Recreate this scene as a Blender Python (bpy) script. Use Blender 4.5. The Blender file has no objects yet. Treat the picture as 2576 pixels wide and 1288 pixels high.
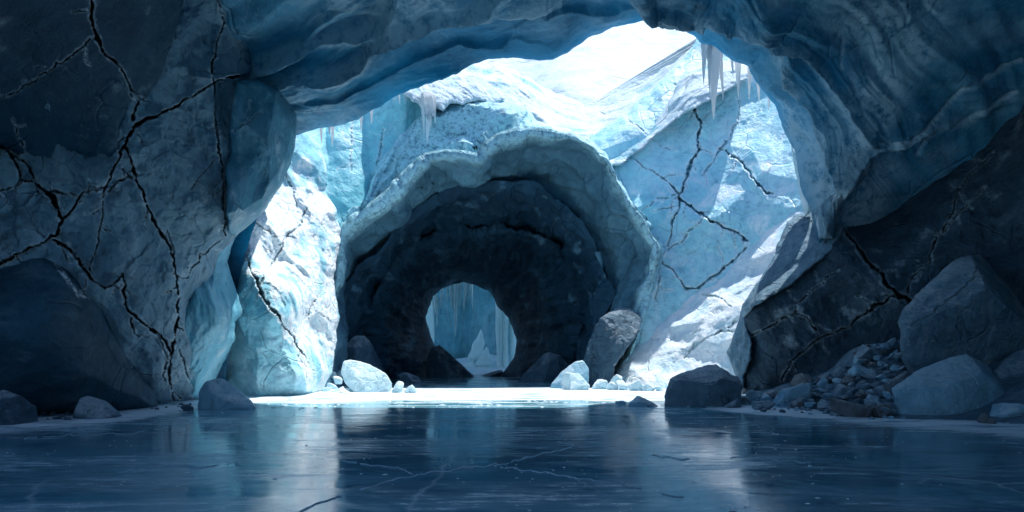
import bpy, bmesh, math, random
import numpy as np
from mathutils import Vector

sc = bpy.context.scene
COL = sc.collection
# ------------------------------------------------------------------ camera model (level camera, 2576-wide reading of the photo)
CX, HZ, F, H = 1288.0, 898.0, 1678.5, 1.6

def P3(q):
    q = np.asarray(q, float)
    d = q[..., 2]
    return np.stack([(q[..., 0] - CX) / F * d, d, H + (HZ - q[..., 1]) / F * d], -1)

def Q2(p):
    d = np.maximum(p[..., 1], 0.2)
    return np.stack([CX + p[..., 0] / d * F, HZ - (p[..., 2] - H) / d * F], -1)

# ------------------------------------------------------------------ noise
def _h(ix, iy, iz, seed):
    h = (ix.astype(np.uint32) * np.uint32(374761393) + iy.astype(np.uint32) * np.uint32(668265263)
         + iz.astype(np.uint32) * np.uint32(2147483647 - 1640531527 % 2147483647) + np.uint32(seed * 7919 + 13))
    h ^= h >> np.uint32(13); h *= np.uint32(1274126177); h ^= h >> np.uint32(16)
    h *= np.uint32(2246822519); h ^= h >> np.uint32(15)
    return h

def _r(h, k):
    h = (h + np.uint32(k * 2654435761 & 0xffffffff)); h ^= h >> np.uint32(15); h *= np.uint32(2246822519); h ^= h >> np.uint32(13)
    h *= np.uint32(3266489917); h ^= h >> np.uint32(16)
    return h.astype(np.float64) / 4294967296.0

def perlin(p, seed=0):
    i = np.floor(p).astype(np.int64); f = p - i
    u = f * f * f * (f * (f * 6 - 15) + 10)
    out = 0
    for dx in (0, 1):
        for dy in (0, 1):
            for dz in (0, 1):
                h = _h(i[:, 0] + dx, i[:, 1] + dy, i[:, 2] + dz, seed)
                g = (_r(h, 1) * 2 - 1) * (f[:, 0] - dx) + (_r(h, 2) * 2 - 1) * (f[:, 1] - dy) + (_r(h, 3) * 2 - 1) * (f[:, 2] - dz)
                w = (u[:, 0] if dx else 1 - u[:, 0]) * (u[:, 1] if dy else 1 - u[:, 1]) * (u[:, 2] if dz else 1 - u[:, 2])
                out = out + g * w
    return out * 1.3

def fbm(p, scale=1.0, oct=5, seed=0, gain=.5, ridge=False):
    a, s, o = 1.0, 1.0 / np.asarray(scale, float), 0
    for k in range(oct):
        n = perlin(p * s + 17.3 * k, seed + k)
        o = o + a * ((1 - 2 * np.abs(n)) if ridge else n)
        a *= gain; s = s * 2.03
    return o

def chisel(p, scale, amp, seed=0, curve=.9, slope=.7, ridge=True):
    """facets: a lower (ridges) or upper (valleys) envelope of randomly tilted planes, continuous"""
    q = p / np.asarray(scale, float); i = np.floor(q).astype(np.int64); best = None
    for dx in (-1, 0, 1):
        for dy in (-1, 0, 1):
            for dz in (-1, 0, 1):
                c = i + np.array([dx, dy, dz]); h = _h(c[:, 0], c[:, 1], c[:, 2], seed)
                s = c + np.stack([_r(h, 1), _r(h, 2), _r(h, 3)], -1)
                g = np.stack([_r(h, 4), _r(h, 5), _r(h, 6)], -1) * 2 - 1
                e = q - s
                v = (e * g).sum(1) * slope + curve * (e * e).sum(1)
                best = v if best is None else np.minimum(best, v)
    v = best * amp
    return v if ridge else -v

# ------------------------------------------------------------------ geometry helpers in picture-plane outlines
def dense(poly, step, closed=True):
    poly = np.asarray(poly, float); out = []
    n = len(poly)
    for k in range(n if closed else n - 1):
        a, b = poly[k], poly[(k + 1) % n]
        m = max(1, int(np.linalg.norm((b - a)[:2]) / step))
        for j in range(m): out.append(a + (b - a) * j / m)
    if not closed: out.append(poly[-1])
    return np.array(out)

def jitter(poly, amp, scale, seed, closed=True, step=4):
    d = dense(poly, step, closed)
    p = np.column_stack([d[:, 0], d[:, 1], np.zeros(len(d))])
    d[:, 0] += amp * fbm(p, scale, 4, seed); d[:, 1] += amp * fbm(p, scale, 4, seed + 50)
    return d

def segdist(pts, poly, closed):
    """distance, nearest point and interpolated third column"""
    best = np.full(len(pts), 1e9); near = np.zeros((len(pts), 2)); val = np.zeros(len(pts))
    n = len(poly)
    for k in range(n if closed else n - 1):
        a, b = poly[k], poly[(k + 1) % n]
        ab = (b - a)[:2]; L = ab @ ab + 1e-9
        t = np.clip(((pts[:, 0] - a[0]) * ab[0] + (pts[:, 1] - a[1]) * ab[1]) / L, 0, 1)
        cx = a[0] + t * ab[0]; cy = a[1] + t * ab[1]
        d = np.hypot(pts[:, 0] - cx, pts[:, 1] - cy)
        m = d < best
        best[m] = d[m]; near[m, 0] = cx[m]; near[m, 1] = cy[m]
        if len(a) > 2: val[m] = (a[2] + t * (b[2] - a[2]))[m]
    return best, near, val

def inside(pts, poly):
    r = np.zeros(len(pts), bool); n = len(poly); x, y = pts[:, 0], pts[:, 1]
    for k in range(n):
        x1, y1 = poly[k][:2]; x2, y2 = poly[(k + 1) % n][:2]
        if y1 == y2: continue
        c = ((y1 > y) != (y2 > y)) & (x < (x2 - x1) * (y - y1) / (y2 - y1) + x1)
        r ^= c
    return r

def tps(ctrl, lam=0.0):
    """smooth interpolation of 1/depth (exact on planes) through (x, y, depth)"""
    c = np.asarray(ctrl, float); xy = c[:, :2] / 300.0; v = 1 / c[:, 2]
    n = len(c)
    def U(r2): return np.where(r2 > 1e-12, r2 * np.log(r2 + 1e-12), 0)
    K = U(((xy[:, None] - xy[None]) ** 2).sum(-1)) + lam * np.eye(n)
    Pm = np.column_stack([np.ones(n), xy])
    A = np.block([[K, Pm], [Pm.T, np.zeros((3, 3))]])
    w = np.linalg.solve(A, np.concatenate([v, np.zeros(3)]))
    lo, hi = c[:, 2].min() * .8, c[:, 2].max() * 1.25
    def fn(q):
        z = q[:, :2] / 300.0; o = w[n] + z @ w[n + 1:]
        for k in range(n): o = o + w[k] * U(((z - xy[k]) ** 2).sum(1))
        return np.clip(1 / np.maximum(o, 1e-3), lo, hi)
    return fn

def sstep(x, a, b):
    t = np.clip((x - a) / (b - a), 0, 1)
    return t * t * (3 - 2 * t)

# ------------------------------------------------------------------ object helpers
def tag(o, label=None, cat=None, group=None, kind=None):
    if label: o['label'] = label
    if cat: o['category'] = cat
    if group: o['group'] = group
    if kind: o['kind'] = kind
    return o

def empty(name, loc=(0, 0, 0)):
    o = bpy.data.objects.new(name, None); COL.objects.link(o); o.location = loc
    o.empty_display_size = .3
    return o

def link(name, V, Fc, mat, parent=None, attrs=None, smooth=True, base=None):
    V = np.asarray(V, float)
    if base is None:
        base = np.array([V[:, 0].mean(), V[:, 1].mean(), max(V[:, 2].min(), 0)])
    me = bpy.data.meshes.new(name)
    me.from_pydata((V - base).tolist(), [], Fc if isinstance(Fc, list) else Fc.tolist())
    for k, a in (attrs or {}).items():
        at = me.attributes.new(k, 'FLOAT', 'POINT'); at.data.foreach_set('value', np.asarray(a, np.float32))
    if smooth: me.polygons.foreach_set('use_smooth', [True] * len(me.polygons))
    me.materials.append(mat); me.update()
    o = bpy.data.objects.new(name, me); COL.objects.link(o)
    if parent is not None:
        o.parent = parent; base = base - np.array(parent.location)
    o.location = base
    return o

def mass(name, outline, ctrl, mat, parent=None, g=3.0, thick=3.0, roll=.8, jit=(5, 40), seed=1, disp=None,
         cracks=(), folds=(), frost=None, lam=0.0, crackwarp=(3.0, 22.0), shrink=.5):
    """a solid seen under a given outline: sculpted front sheet, rounded rim, sides and a back"""
    out = jitter(outline, jit[0], jit[1], seed)
    lo, hi = out.min(0) - g, out.max(0) + g
    nx, ny = int((hi[0] - lo[0]) / g) + 2, int((hi[1] - lo[1]) / g) + 2
    X, Y = np.meshgrid(lo[0] + np.arange(nx) * g, lo[1] + np.arange(ny) * g)
    q = np.column_stack([X.ravel(), Y.ravel()])
    ins = inside(q, out); ds, near, _ = segdist(q, out, True)
    sd = np.where(ins, ds, -ds)
    use = (sd > -g * 1.0)
    snap = use & (sd < g * .5)
    q[snap] = near[snap]; sd[snap] = 0; sd = np.maximum(sd, 0)
    idx = -np.ones(len(q), int)
    f00 = (np.arange(ny - 1)[:, None] * nx + np.arange(nx - 1)[None]).ravel()
    quads = np.stack([f00, f00 + 1, f00 + nx + 1, f00 + nx], -1)
    # keep quads whose corners are all in use and whose centre lies inside
    cen = q[quads].mean(1)
    ok = use[quads].all(1) & inside(cen, out)
    quads = quads[ok]
    used = np.unique(quads); idx[used] = np.arange(len(used)); quads = idx[quads]
    q = q[used]; sd = sd[used]
    d = ctrl(q) if callable(ctrl) else tps(ctrl, lam)(q)
    p = P3(np.column_stack([q, d]))
    if disp is not None: d = d - disp(p, q)
    fr = np.zeros(len(q)); ck = np.zeros(len(q))
    if cracks:
        qz = np.column_stack([q, np.zeros(len(q))])
        qw = q + np.column_stack([fbm(qz, 38, 6, seed + 5, gain=.62), fbm(qz, 38, 6, seed + 6, gain=.62)]) * 7
        wm = np.clip(.62 + .95 * fbm(qz, 26, 4, seed + 7, gain=.6), .12, 1.35)
        rb = random.Random(seed * 31 + 7); allc = []
        for poly, dep in cracks:
            allc.append((poly, dep))
            for j in range(len(poly) - 1):                              # hairline side branches
                if rb.random() < .55:
                    (x0, y0), (x1, y1) = poly[j][:2], poly[j + 1][:2]; t_ = rb.random(); a0 = math.atan2(y1 - y0, x1 - x0) + rb.choice((-1, 1)) * rb.uniform(.5, 1.3); l_ = rb.uniform(14, 60)
                    bx, by = x0 + (x1 - x0) * t_, y0 + (y1 - y0) * t_; a1 = a0 + rb.uniform(-.7, .7)
                    allc.append(([(bx, by, 2.6), (bx + l_ * .5 * math.cos(a0), by + l_ * .5 * math.sin(a0), 2.0), (bx + l_ * .5 * (math.cos(a0) + math.cos(a1)), by + l_ * .5 * (math.sin(a0) + math.sin(a1)), .8)], dep * .45))
        for poly, dep in allc:
            poly = np.array([(a[0], a[1], (a[2] if len(a) > 2 else 4) * .66) for a in poly], float)
            dist, _, w = segdist(qw, poly, False)
            w = w * wm
            c = 1 - sstep(dist, w * .32, w * .5 + 1.1)
            ck = np.maximum(ck, c); d = d + c * dep * .5 * np.minimum(1.5, .2 + w / 6)
            e = foldfn(qw, poly[:, :2], 34.0)                           # one side of a crack stands proud of the other
            d = d - (.24 if len(fr) % 2 else .2) * dep * e * (1 if int(poly[0, 0]) % 2 else .4) * (1 - c)
            fr = np.maximum(fr, (1 - sstep(dist, w * .6, w * 1.3 + 5)) * (c < .4) * .95)
    for poly, amp, width in folds:
        poly = np.array([(a[0], a[1]) for a in poly], float)
        e = foldfn(q, poly, width); d = d - amp * e
    dr = roll * F / np.maximum(d, 1)                         # rim rounding in outline units
    t = np.clip(sd / dr, 0, 1)
    d = d + roll * (1 - np.sqrt(np.maximum(0, 1 - (1 - t) ** 2)))
    p = P3(np.column_stack([q, d]))
    if frost is not None: fr = np.maximum(fr * .8, frost(p, q, ck))
    # boundary skirt + back
    e = np.concatenate([quads[:, [0, 1]], quads[:, [1, 2]], quads[:, [2, 3]], quads[:, [3, 0]]])
    ks = np.sort(e, 1); _, inv, cnt = np.unique(ks[:, 0].astype(np.int64) * 10 ** 7 + ks[:, 1], return_inverse=True, return_counts=True)
    be = e[cnt[inv] == 1]; n = len(p)
    bv = np.unique(be); bi = {v: n + k for k, v in enumerate(bv)}
    c = p.mean(0)
    back = p[bv].copy(); dirv = back - np.array([0, 0, H]); dirv /= np.linalg.norm(dirv, axis=1)[:, None]
    back = back + dirv * thick; back[:, 0] += (c[0] - back[:, 0]) * .04 * shrink; back[:, 2] += (c[2] - back[:, 2]) * .04 * shrink
    cen = back.mean(0) + np.array([0, thick * .3, 0])
    V = np.vstack([p, back, cen[None]]); ci = n + len(bv)
    fs = quads.tolist()
    for a, b in be:
        fs.append([int(b), int(a), bi[a], bi[b]]); fs.append([bi[b], bi[a], ci])
    z = np.zeros(len(bv) + 1)
    return link(name, V, fs, mat, parent, {'frost': np.concatenate([fr, z]), 'crack': np.concatenate([ck, z])})

def foldfn(q, poly, width):
    """an overlapping ledge along a line: full height on the line's right-hand side falling off over width, nothing on its left"""
    best, near, _ = segdist(q, poly, False)
    n = len(poly); side = np.zeros(len(q)); bd = np.full(len(q), 1e9)
    for k in range(n - 1):
        a, b = poly[k], poly[k + 1]; ab = b - a; L = ab @ ab + 1e-9
        t = np.clip(((q - a) @ ab) / L, 0, 1)
        d = np.hypot(q[:, 0] - a[0] - t * ab[0], q[:, 1] - a[1] - t * ab[1]); m = d < bd
        bd[m] = d[m]; s = ab[0] * (q[:, 1] - a[1]) - ab[1] * (q[:, 0] - a[0]); side[m] = np.sign(s)[m]
    # fade at the ends
    e0 = np.hypot(*(q - poly[0]).T); e1 = np.hypot(*(q - poly[-1]).T)
    fade = sstep(np.minimum(e0, e1), 0, width)
    return np.where(side > 0, np.exp(-bd / width), np.exp(-bd / (width * .06 + .5))) * fade

def resample(ring, n):
    ring = np.asarray(ring, float)
    s = np.concatenate([[0], np.cumsum(np.linalg.norm(np.diff(ring, axis=0), axis=1))]); s /= s[-1]
    t = np.linspace(0, 1, n)
    return np.stack([np.interp(t, s, ring[:, k]) for k in range(3)], -1)

def catmull(R, counts):
    """R: (k, n, 3) rings; counts: subdivisions between consecutive rings"""
    out = []; k = len(R)
    for i in range(k - 1):
        p0, p1, p2, p3 = R[max(i - 1, 0)], R[i], R[i + 1], R[min(i + 2, k - 1)]
        l0 = np.maximum(np.linalg.norm(p1 - p0, axis=1), 1e-3)[:, None]; l1 = np.linalg.norm(p2 - p1, axis=1)[:, None] + 1e-3
        l2 = np.maximum(np.linalg.norm(p3 - p2, axis=1), 1e-3)[:, None]
        m1 = ((p2 - p1) / l1 * .5 + (p1 - p0) / l0 * .5) * l1 if i else (p2 - p1)
        m2 = ((p3 - p2) / l2 * .5 + (p2 - p1) / l1 * .5) * l1 if i < k - 2 else (p2 - p1)
        for j in range(counts[i]):
            t = j / counts[i]; t2, t3 = t * t, t ** 3
            out.append((2 * t3 - 3 * t2 + 1) * p1 + (t3 - 2 * t2 + t) * m1 + (-2 * t3 + 3 * t2) * p2 + (t3 - t2) * m2)
    out.append(R[-1])
    return np.array(out)

def gridn(G):
    du = np.gradient(G, axis=0); dv = np.gradient(G, axis=1)
    n = np.cross(du, dv); n /= np.linalg.norm(n, axis=-1, keepdims=True) + 1e-9
    return n

def gridfaces(a, b):
    f = (np.arange(a - 1)[:, None] * b + np.arange(b - 1)[None]).ravel()
    return np.stack([f, f + 1, f + b + 1, f + b], -1)

# ------------------------------------------------------------------ materials
class NT:
    def __init__(s, name):
        s.m = bpy.data.materials.new(name); s.m.use_nodes = True; s.t = s.m.node_tree; s.n = s.t.nodes; s.n.clear()
        s.out = s.n.new('ShaderNodeOutputMaterial')
    def __call__(s, typ, props=None, **ins):
        nd = s.n.new('ShaderNode' + typ)
        for k, v in (props or {}).items(): setattr(nd, k, v)
        for k, v in ins.items():
            key = int(k[1:]) if k[0] == '_' and k[1:].isdigit() else k.replace('_', ' ')
            sock = nd.inputs[key]
            if isinstance(v, bpy.types.NodeSocket): s.t.links.new(v, sock)
            else: sock.default_value = v
        return nd
    def ramp(s, fac, stops, interp='LINEAR'):
        nd = s.n.new('ShaderNodeValToRGB'); cr = nd.color_ramp; cr.interpolation = interp
        while len(cr.elements) < len(stops): cr.elements.new(.5)
        for e, (p, c) in zip(cr.elements, stops):
            e.position = p; e.color = (*c, 1) if not isinstance(c, (int, float)) else (c, c, c, 1)
        s.t.links.new(fac, nd.inputs[0]); return nd.outputs[0]
    def mix(s, fac, a, b, mode='MIX'):
        nd = s.n.new('ShaderNodeMix'); nd.data_type = 'RGBA'; nd.blend_type = mode
        for v, i in ((fac, 0), (a, 6), (b, 7)):
            if isinstance(v, bpy.types.NodeSocket): s.t.links.new(v, nd.inputs[i])
            elif i == 0: nd.inputs[0].default_value = v
            else: nd.inputs[i].default_value = (*v, 1)
        return nd.outputs[2]
    def math(s, op, a, b=0.0, c=0.0, clamp=False):
        nd = s.n.new('ShaderNodeMath'); nd.operation = op; nd.use_clamp = clamp
        for k, v in enumerate((a, b, c)):
            if isinstance(v, bpy.types.NodeSocket): s.t.links.new(v, nd.inputs[k])
            else: nd.inputs[k].default_value = v
        return nd.outputs[0]
    def noise(s, co, scale, detail=6, rough=.6, dist=0.0, out=0):
        return s('TexNoise', Vector=co, Scale=scale, Detail=float(detail), Roughness=rough, Distortion=dist).outputs[out]
    def done(s, bsdf): s.t.links.new(bsdf, s.out.inputs[0]); return s.m

def stretch(N, co, sc, rot=(0, 0, 0)):
    return N('Mapping', Vector=co, Scale=sc, Rotation=rot).outputs[0]

def ice_mat(name, cols, scale=.35, rough=(.25, .55), bump=.35, bscale=2.2, speck=(.6, .75, .85), speck_amt=.35, streak=None,
            frost=(.8, .85, .9), transl=0.0, spec=.5, vein=0.0, sss=0.0, thin=None):
    cols = [(r * .9, g * .97, b * 1.0) for r, g, b in cols]
    N = NT(name); co = N('TexCoord').outputs['Object']
    warp = N.noise(co, scale * .7, 3, out=1)
    cw = N('VectorMath', {'operation': 'MULTIPLY_ADD'}, _0=warp, _1=(1.6, 1.6, 1.6), _2=co).outputs[0]
    a = N.noise(cw, scale, 8, .62)
    k = len(cols); base = N.ramp(a, [(.32 + .36 * i / (k - 1), c) for i, c in enumerate(cols)])
    b = N.noise(cw, scale * 3.7, 9, .7)
    base = N.mix(N.ramp(b, [(.35, 0), (.7, .55)]), base, tuple(min(1, x * 1.7 + .01) for x in cols[1]), 'MIX')
    c = N.noise(co, scale * 28, 5, .75)
    sp = N.math('MULTIPLY', N.ramp(c, [(.56, 0), (.72, 1)]), N.ramp(N.noise(co, scale * 2.1, 4, .6), [(.48, 0), (.68, 1)]))
    base = N.mix(N.math('MULTIPLY', sp, speck_amt), base, speck)
    if streak:
        sv = stretch(N, co, streak[0], streak[1])
        st = N.noise(sv, 1.0, 7, .68, .4)
        base = N.mix(N.math('MULTIPLY', N.ramp(st, [(.5, 0), (.72, 1)]), streak[2]), base, speck)
    if vein:
        vo = N('TexVoronoi', {'feature': 'DISTANCE_TO_EDGE'}, Vector=cw, Scale=scale * 2.2).outputs[0]
        v = N.math('MULTIPLY', N.ramp(vo, [(0, 1), (.018, 0)]), N.ramp(N.noise(co, scale * 1.5, 3), [(.45, 0), (.6, 1)]))
        base = N.mix(N.math('MULTIPLY', v, vein), base, speck)
    mo = N.math('MULTIPLY', N.ramp(N.noise(cw, scale * 9, 8, .78), [(.5, 0), (.68, .75)]), N.ramp(N.noise(co, scale * 1.3, 3, .6), [(.42, .15), (.6, 1)]))
    base = N.mix(mo, base, tuple(x * .55 for x in cols[0]))
    fa = N('Attribute', {'attribute_name': 'frost'}).outputs['Fac']
    fr = N.math('MULTIPLY', fa, N.ramp(N.noise(co, scale * 14, 7, .75), [(.36, .0), (.52, 1)]), clamp=True)
    base = N.mix(fr, base, frost)
    r = N.ramp(N.noise(cw, scale * 5, 6, .7), [(.35, rough[0]), (.65, rough[1])])
    r = N.math('MAXIMUM', r, N.math('MULTIPLY', fr, .6))
    h = N.math('ADD', N.math('MULTIPLY', N.noise(cw, bscale, 10, .68), 1.0), N.math('MULTIPLY', N.noise(co, bscale * 7, 6, .7), .22))
    h = N.math('ADD', h, N.math('MULTIPLY', b, .6))
    vc = N('TexVoronoi', {'feature': 'DISTANCE_TO_EDGE'}, Vector=cw, Scale=bscale * .38).outputs[0]
    h = N.math('SUBTRACT', h, N.math('MULTIPLY', N.ramp(vc, [(0, .55), (.03, 0)]), N.ramp(N.noise(co, scale * 1.1, 3), [(.48, 0), (.6, 1)])))
    bm = N('Bump', Height=h, Strength=bump, Distance=.35).outputs[0]
    pr = N('BsdfPrincipled', Base_Color=base, Roughness=r, Normal=bm)
    pr.inputs['Specular IOR Level'].default_value = spec; pr.inputs['IOR'].default_value = 1.31
    if sss:
        pr.inputs['Subsurface Weight'].default_value = sss; pr.inputs['Subsurface Radius'].default_value = (.25, .7, 1.0); pr.inputs['Subsurface Scale'].default_value = .8
    o = pr.outputs[0]
    if transl:
        tr = N('BsdfTranslucent', Color=(*[min(1, x * 1.3) for x in cols[-1]], 1), Normal=bm).outputs[0]
        o = N('MixShader', _0=transl, _1=o, _2=tr).outputs[0]
    if thin:                                                            # ice thin enough towards its lip to let daylight through
        ta = N('Attribute', {'attribute_name': 'thin'}).outputs['Fac']
        tr = N('BsdfTranslucent', Color=(*thin[0], 1), Normal=bm).outputs[0]
        o = N('MixShader', _0=N.math('MULTIPLY', ta, thin[1]), _1=o, _2=tr).outputs[0]
    return N.done(o)

M = {}
M['roof'] = ice_mat('deep_blue_ice', [(.011, .078, .14), (.026, .155, .25), (.075, .28, .39)], .16, (.18, .42), .5, 1.1, (.4, .58, .66), .6,
                    streak=((.25, .5, 1.3), (0, .3, .2), .3), frost=(.42, .58, .66), thin=((.11, .5, .68), .75))
M['shoulder'] = ice_mat('smooth_deep_ice', [(.03, .12, .17), (.06, .2, .27), (.11, .3, .37)], .25, (.2, .5), .5, 1.4, (.42, .56, .64), .6, streak=((1.2, 1.2, .4), (0, .5, 0), .3), frost=(.5, .63, .7))
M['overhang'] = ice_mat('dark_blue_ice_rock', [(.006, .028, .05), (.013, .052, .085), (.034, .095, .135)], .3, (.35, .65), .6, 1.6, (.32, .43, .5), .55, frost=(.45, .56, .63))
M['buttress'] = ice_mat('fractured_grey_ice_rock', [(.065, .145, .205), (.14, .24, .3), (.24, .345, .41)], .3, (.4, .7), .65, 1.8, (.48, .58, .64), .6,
                        streak=((1.4, 1.2, .35), (0, .5, 0), .35), frost=(.55, .66, .72))
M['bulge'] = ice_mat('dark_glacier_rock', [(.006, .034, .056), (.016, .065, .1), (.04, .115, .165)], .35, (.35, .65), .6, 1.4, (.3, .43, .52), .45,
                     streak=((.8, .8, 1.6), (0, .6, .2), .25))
M['fin'] = ice_mat('smooth_cyan_ice', [(.09, .29, .38), (.17, .43, .53), (.32, .62, .7)], .3, (.2, .5), .4, 1.2, (.62, .77, .82), .4,
                   streak=((1.5, 1.5, .4), (0, .5, 0), .45), transl=.18)
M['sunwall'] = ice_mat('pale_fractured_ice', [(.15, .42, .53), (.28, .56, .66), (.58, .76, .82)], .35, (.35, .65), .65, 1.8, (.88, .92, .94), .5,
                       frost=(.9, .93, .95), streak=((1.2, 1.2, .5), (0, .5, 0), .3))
M['bluewall'] = ice_mat('clear_blue_ice', [(.12, .46, .57), (.26, .6, .69), (.5, .76, .82)], .25, (.2, .5), .4, 1.0, (.88, .93, .95), .6,
                        frost=(.9, .93, .95), vein=.5, transl=.12)
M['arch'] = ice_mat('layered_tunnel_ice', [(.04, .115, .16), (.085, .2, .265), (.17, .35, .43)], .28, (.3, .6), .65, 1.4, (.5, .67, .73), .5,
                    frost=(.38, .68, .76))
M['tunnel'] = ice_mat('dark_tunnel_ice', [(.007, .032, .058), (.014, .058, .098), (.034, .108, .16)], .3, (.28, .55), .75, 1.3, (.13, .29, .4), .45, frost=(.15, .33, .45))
M['crackwall'] = ice_mat('cracked_pale_blue_ice', [(.19, .52, .65), (.36, .66, .77), (.58, .79, .87)], .22, (.28, .55), .5, 1.6, (.86, .92, .95), .65,
                         frost=(.86, .91, .94), streak=((.7, .7, .35), (0, .6, 0), .4))
M['ramp'] = ice_mat('snow_over_ice', [(.36, .66, .77), (.72, .85, .9), (.86, .91, .93)], .4, (.5, .8), .6, 1.8, (.9, .93, .95), .6, frost=(.88, .92, .94))
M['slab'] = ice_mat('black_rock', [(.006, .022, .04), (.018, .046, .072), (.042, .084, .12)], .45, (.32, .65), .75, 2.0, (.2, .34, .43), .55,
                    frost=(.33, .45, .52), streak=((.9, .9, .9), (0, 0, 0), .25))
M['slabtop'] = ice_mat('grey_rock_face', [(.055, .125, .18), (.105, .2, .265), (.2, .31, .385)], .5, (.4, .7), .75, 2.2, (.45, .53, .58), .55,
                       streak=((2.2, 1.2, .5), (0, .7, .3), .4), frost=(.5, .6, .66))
M['rock'] = ice_mat('grey_blue_rock', [(.06, .12, .17), (.13, .22, .285), (.25, .36, .43)], .8, (.4, .7), .75, 3.2, (.5, .58, .62), .55, frost=(.55, .66, .72))
M['rock_dark'] = ice_mat('dark_boulder_rock', [(.02, .05, .08), (.05, .105, .15), (.11, .185, .24)], .8, (.32, .65), .75, 3.2, (.38, .46, .52), .55, frost=(.42, .53, .6))
M['rock_brown'] = ice_mat('brown_rock', [(.075, .09, .1), (.14, .16, .18), (.22, .25, .275)], .9, (.45, .75), .75, 3.4, (.42, .45, .47), .5, frost=(.5, .57, .6))
M['rock_ice'] = ice_mat('blue_ice_block', [(.13, .29, .39), (.22, .41, .52), (.36, .57, .66)], .5, (.28, .5), .5, 2.2, (.6, .74, .8), .5, transl=.08, frost=(.62, .75, .81))
M['rock_white'] = ice_mat('pale_ice_block', [(.36, .63, .72), (.56, .76, .82), (.78, .87, .9)], .6, (.35, .6), .5, 2.2, (.88, .92, .95), .5, transl=.08, frost=(.88, .92, .94))
M['snow'] = ice_mat('firn_snow', [(.42, .54, .62), (.56, .65, .71), (.66, .72, .76)], .22, (.55, .85), .9, .9, (.66, .7, .73), .5, frost=(.22, .5, .6), streak=((.5, .5, 1.6), (.3, .2, 0), .4))
M['farsnow'] = ice_mat('distant_firn_snow', [(.4, .47, .53), (.47, .54, .59), (.53, .59, .63)], .12, (.6, .85), .7, .5, (.6, .65, .68), .4, frost=(.34, .5, .58))
M['icicle'] = ice_mat('icicle_ice', [(.84, .95, .96), (.9, .97, .98), (.95, .99, .99)], 1.5, (.1, .25), .2, 5.0, (.95, .97, .98), .2, transl=.75)
M['icicle_far'] = ice_mat('far_icicle_ice', [(.45, .8, .86), (.58, .88, .92), (.72, .95, .96)], 1.0, (.2, .4), .3, 3.0, (.9, .95, .97), .4, transl=.3)
M['farwall'] = ice_mat('far_chamber_ice', [(.05, .19, .25), (.085, .27, .34), (.15, .38, .46)], .16, (.3, .6), .5, .8, (.4, .6, .68), .5, streak=((.5, .5, .12), (0, 0, 0), .4))

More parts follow.
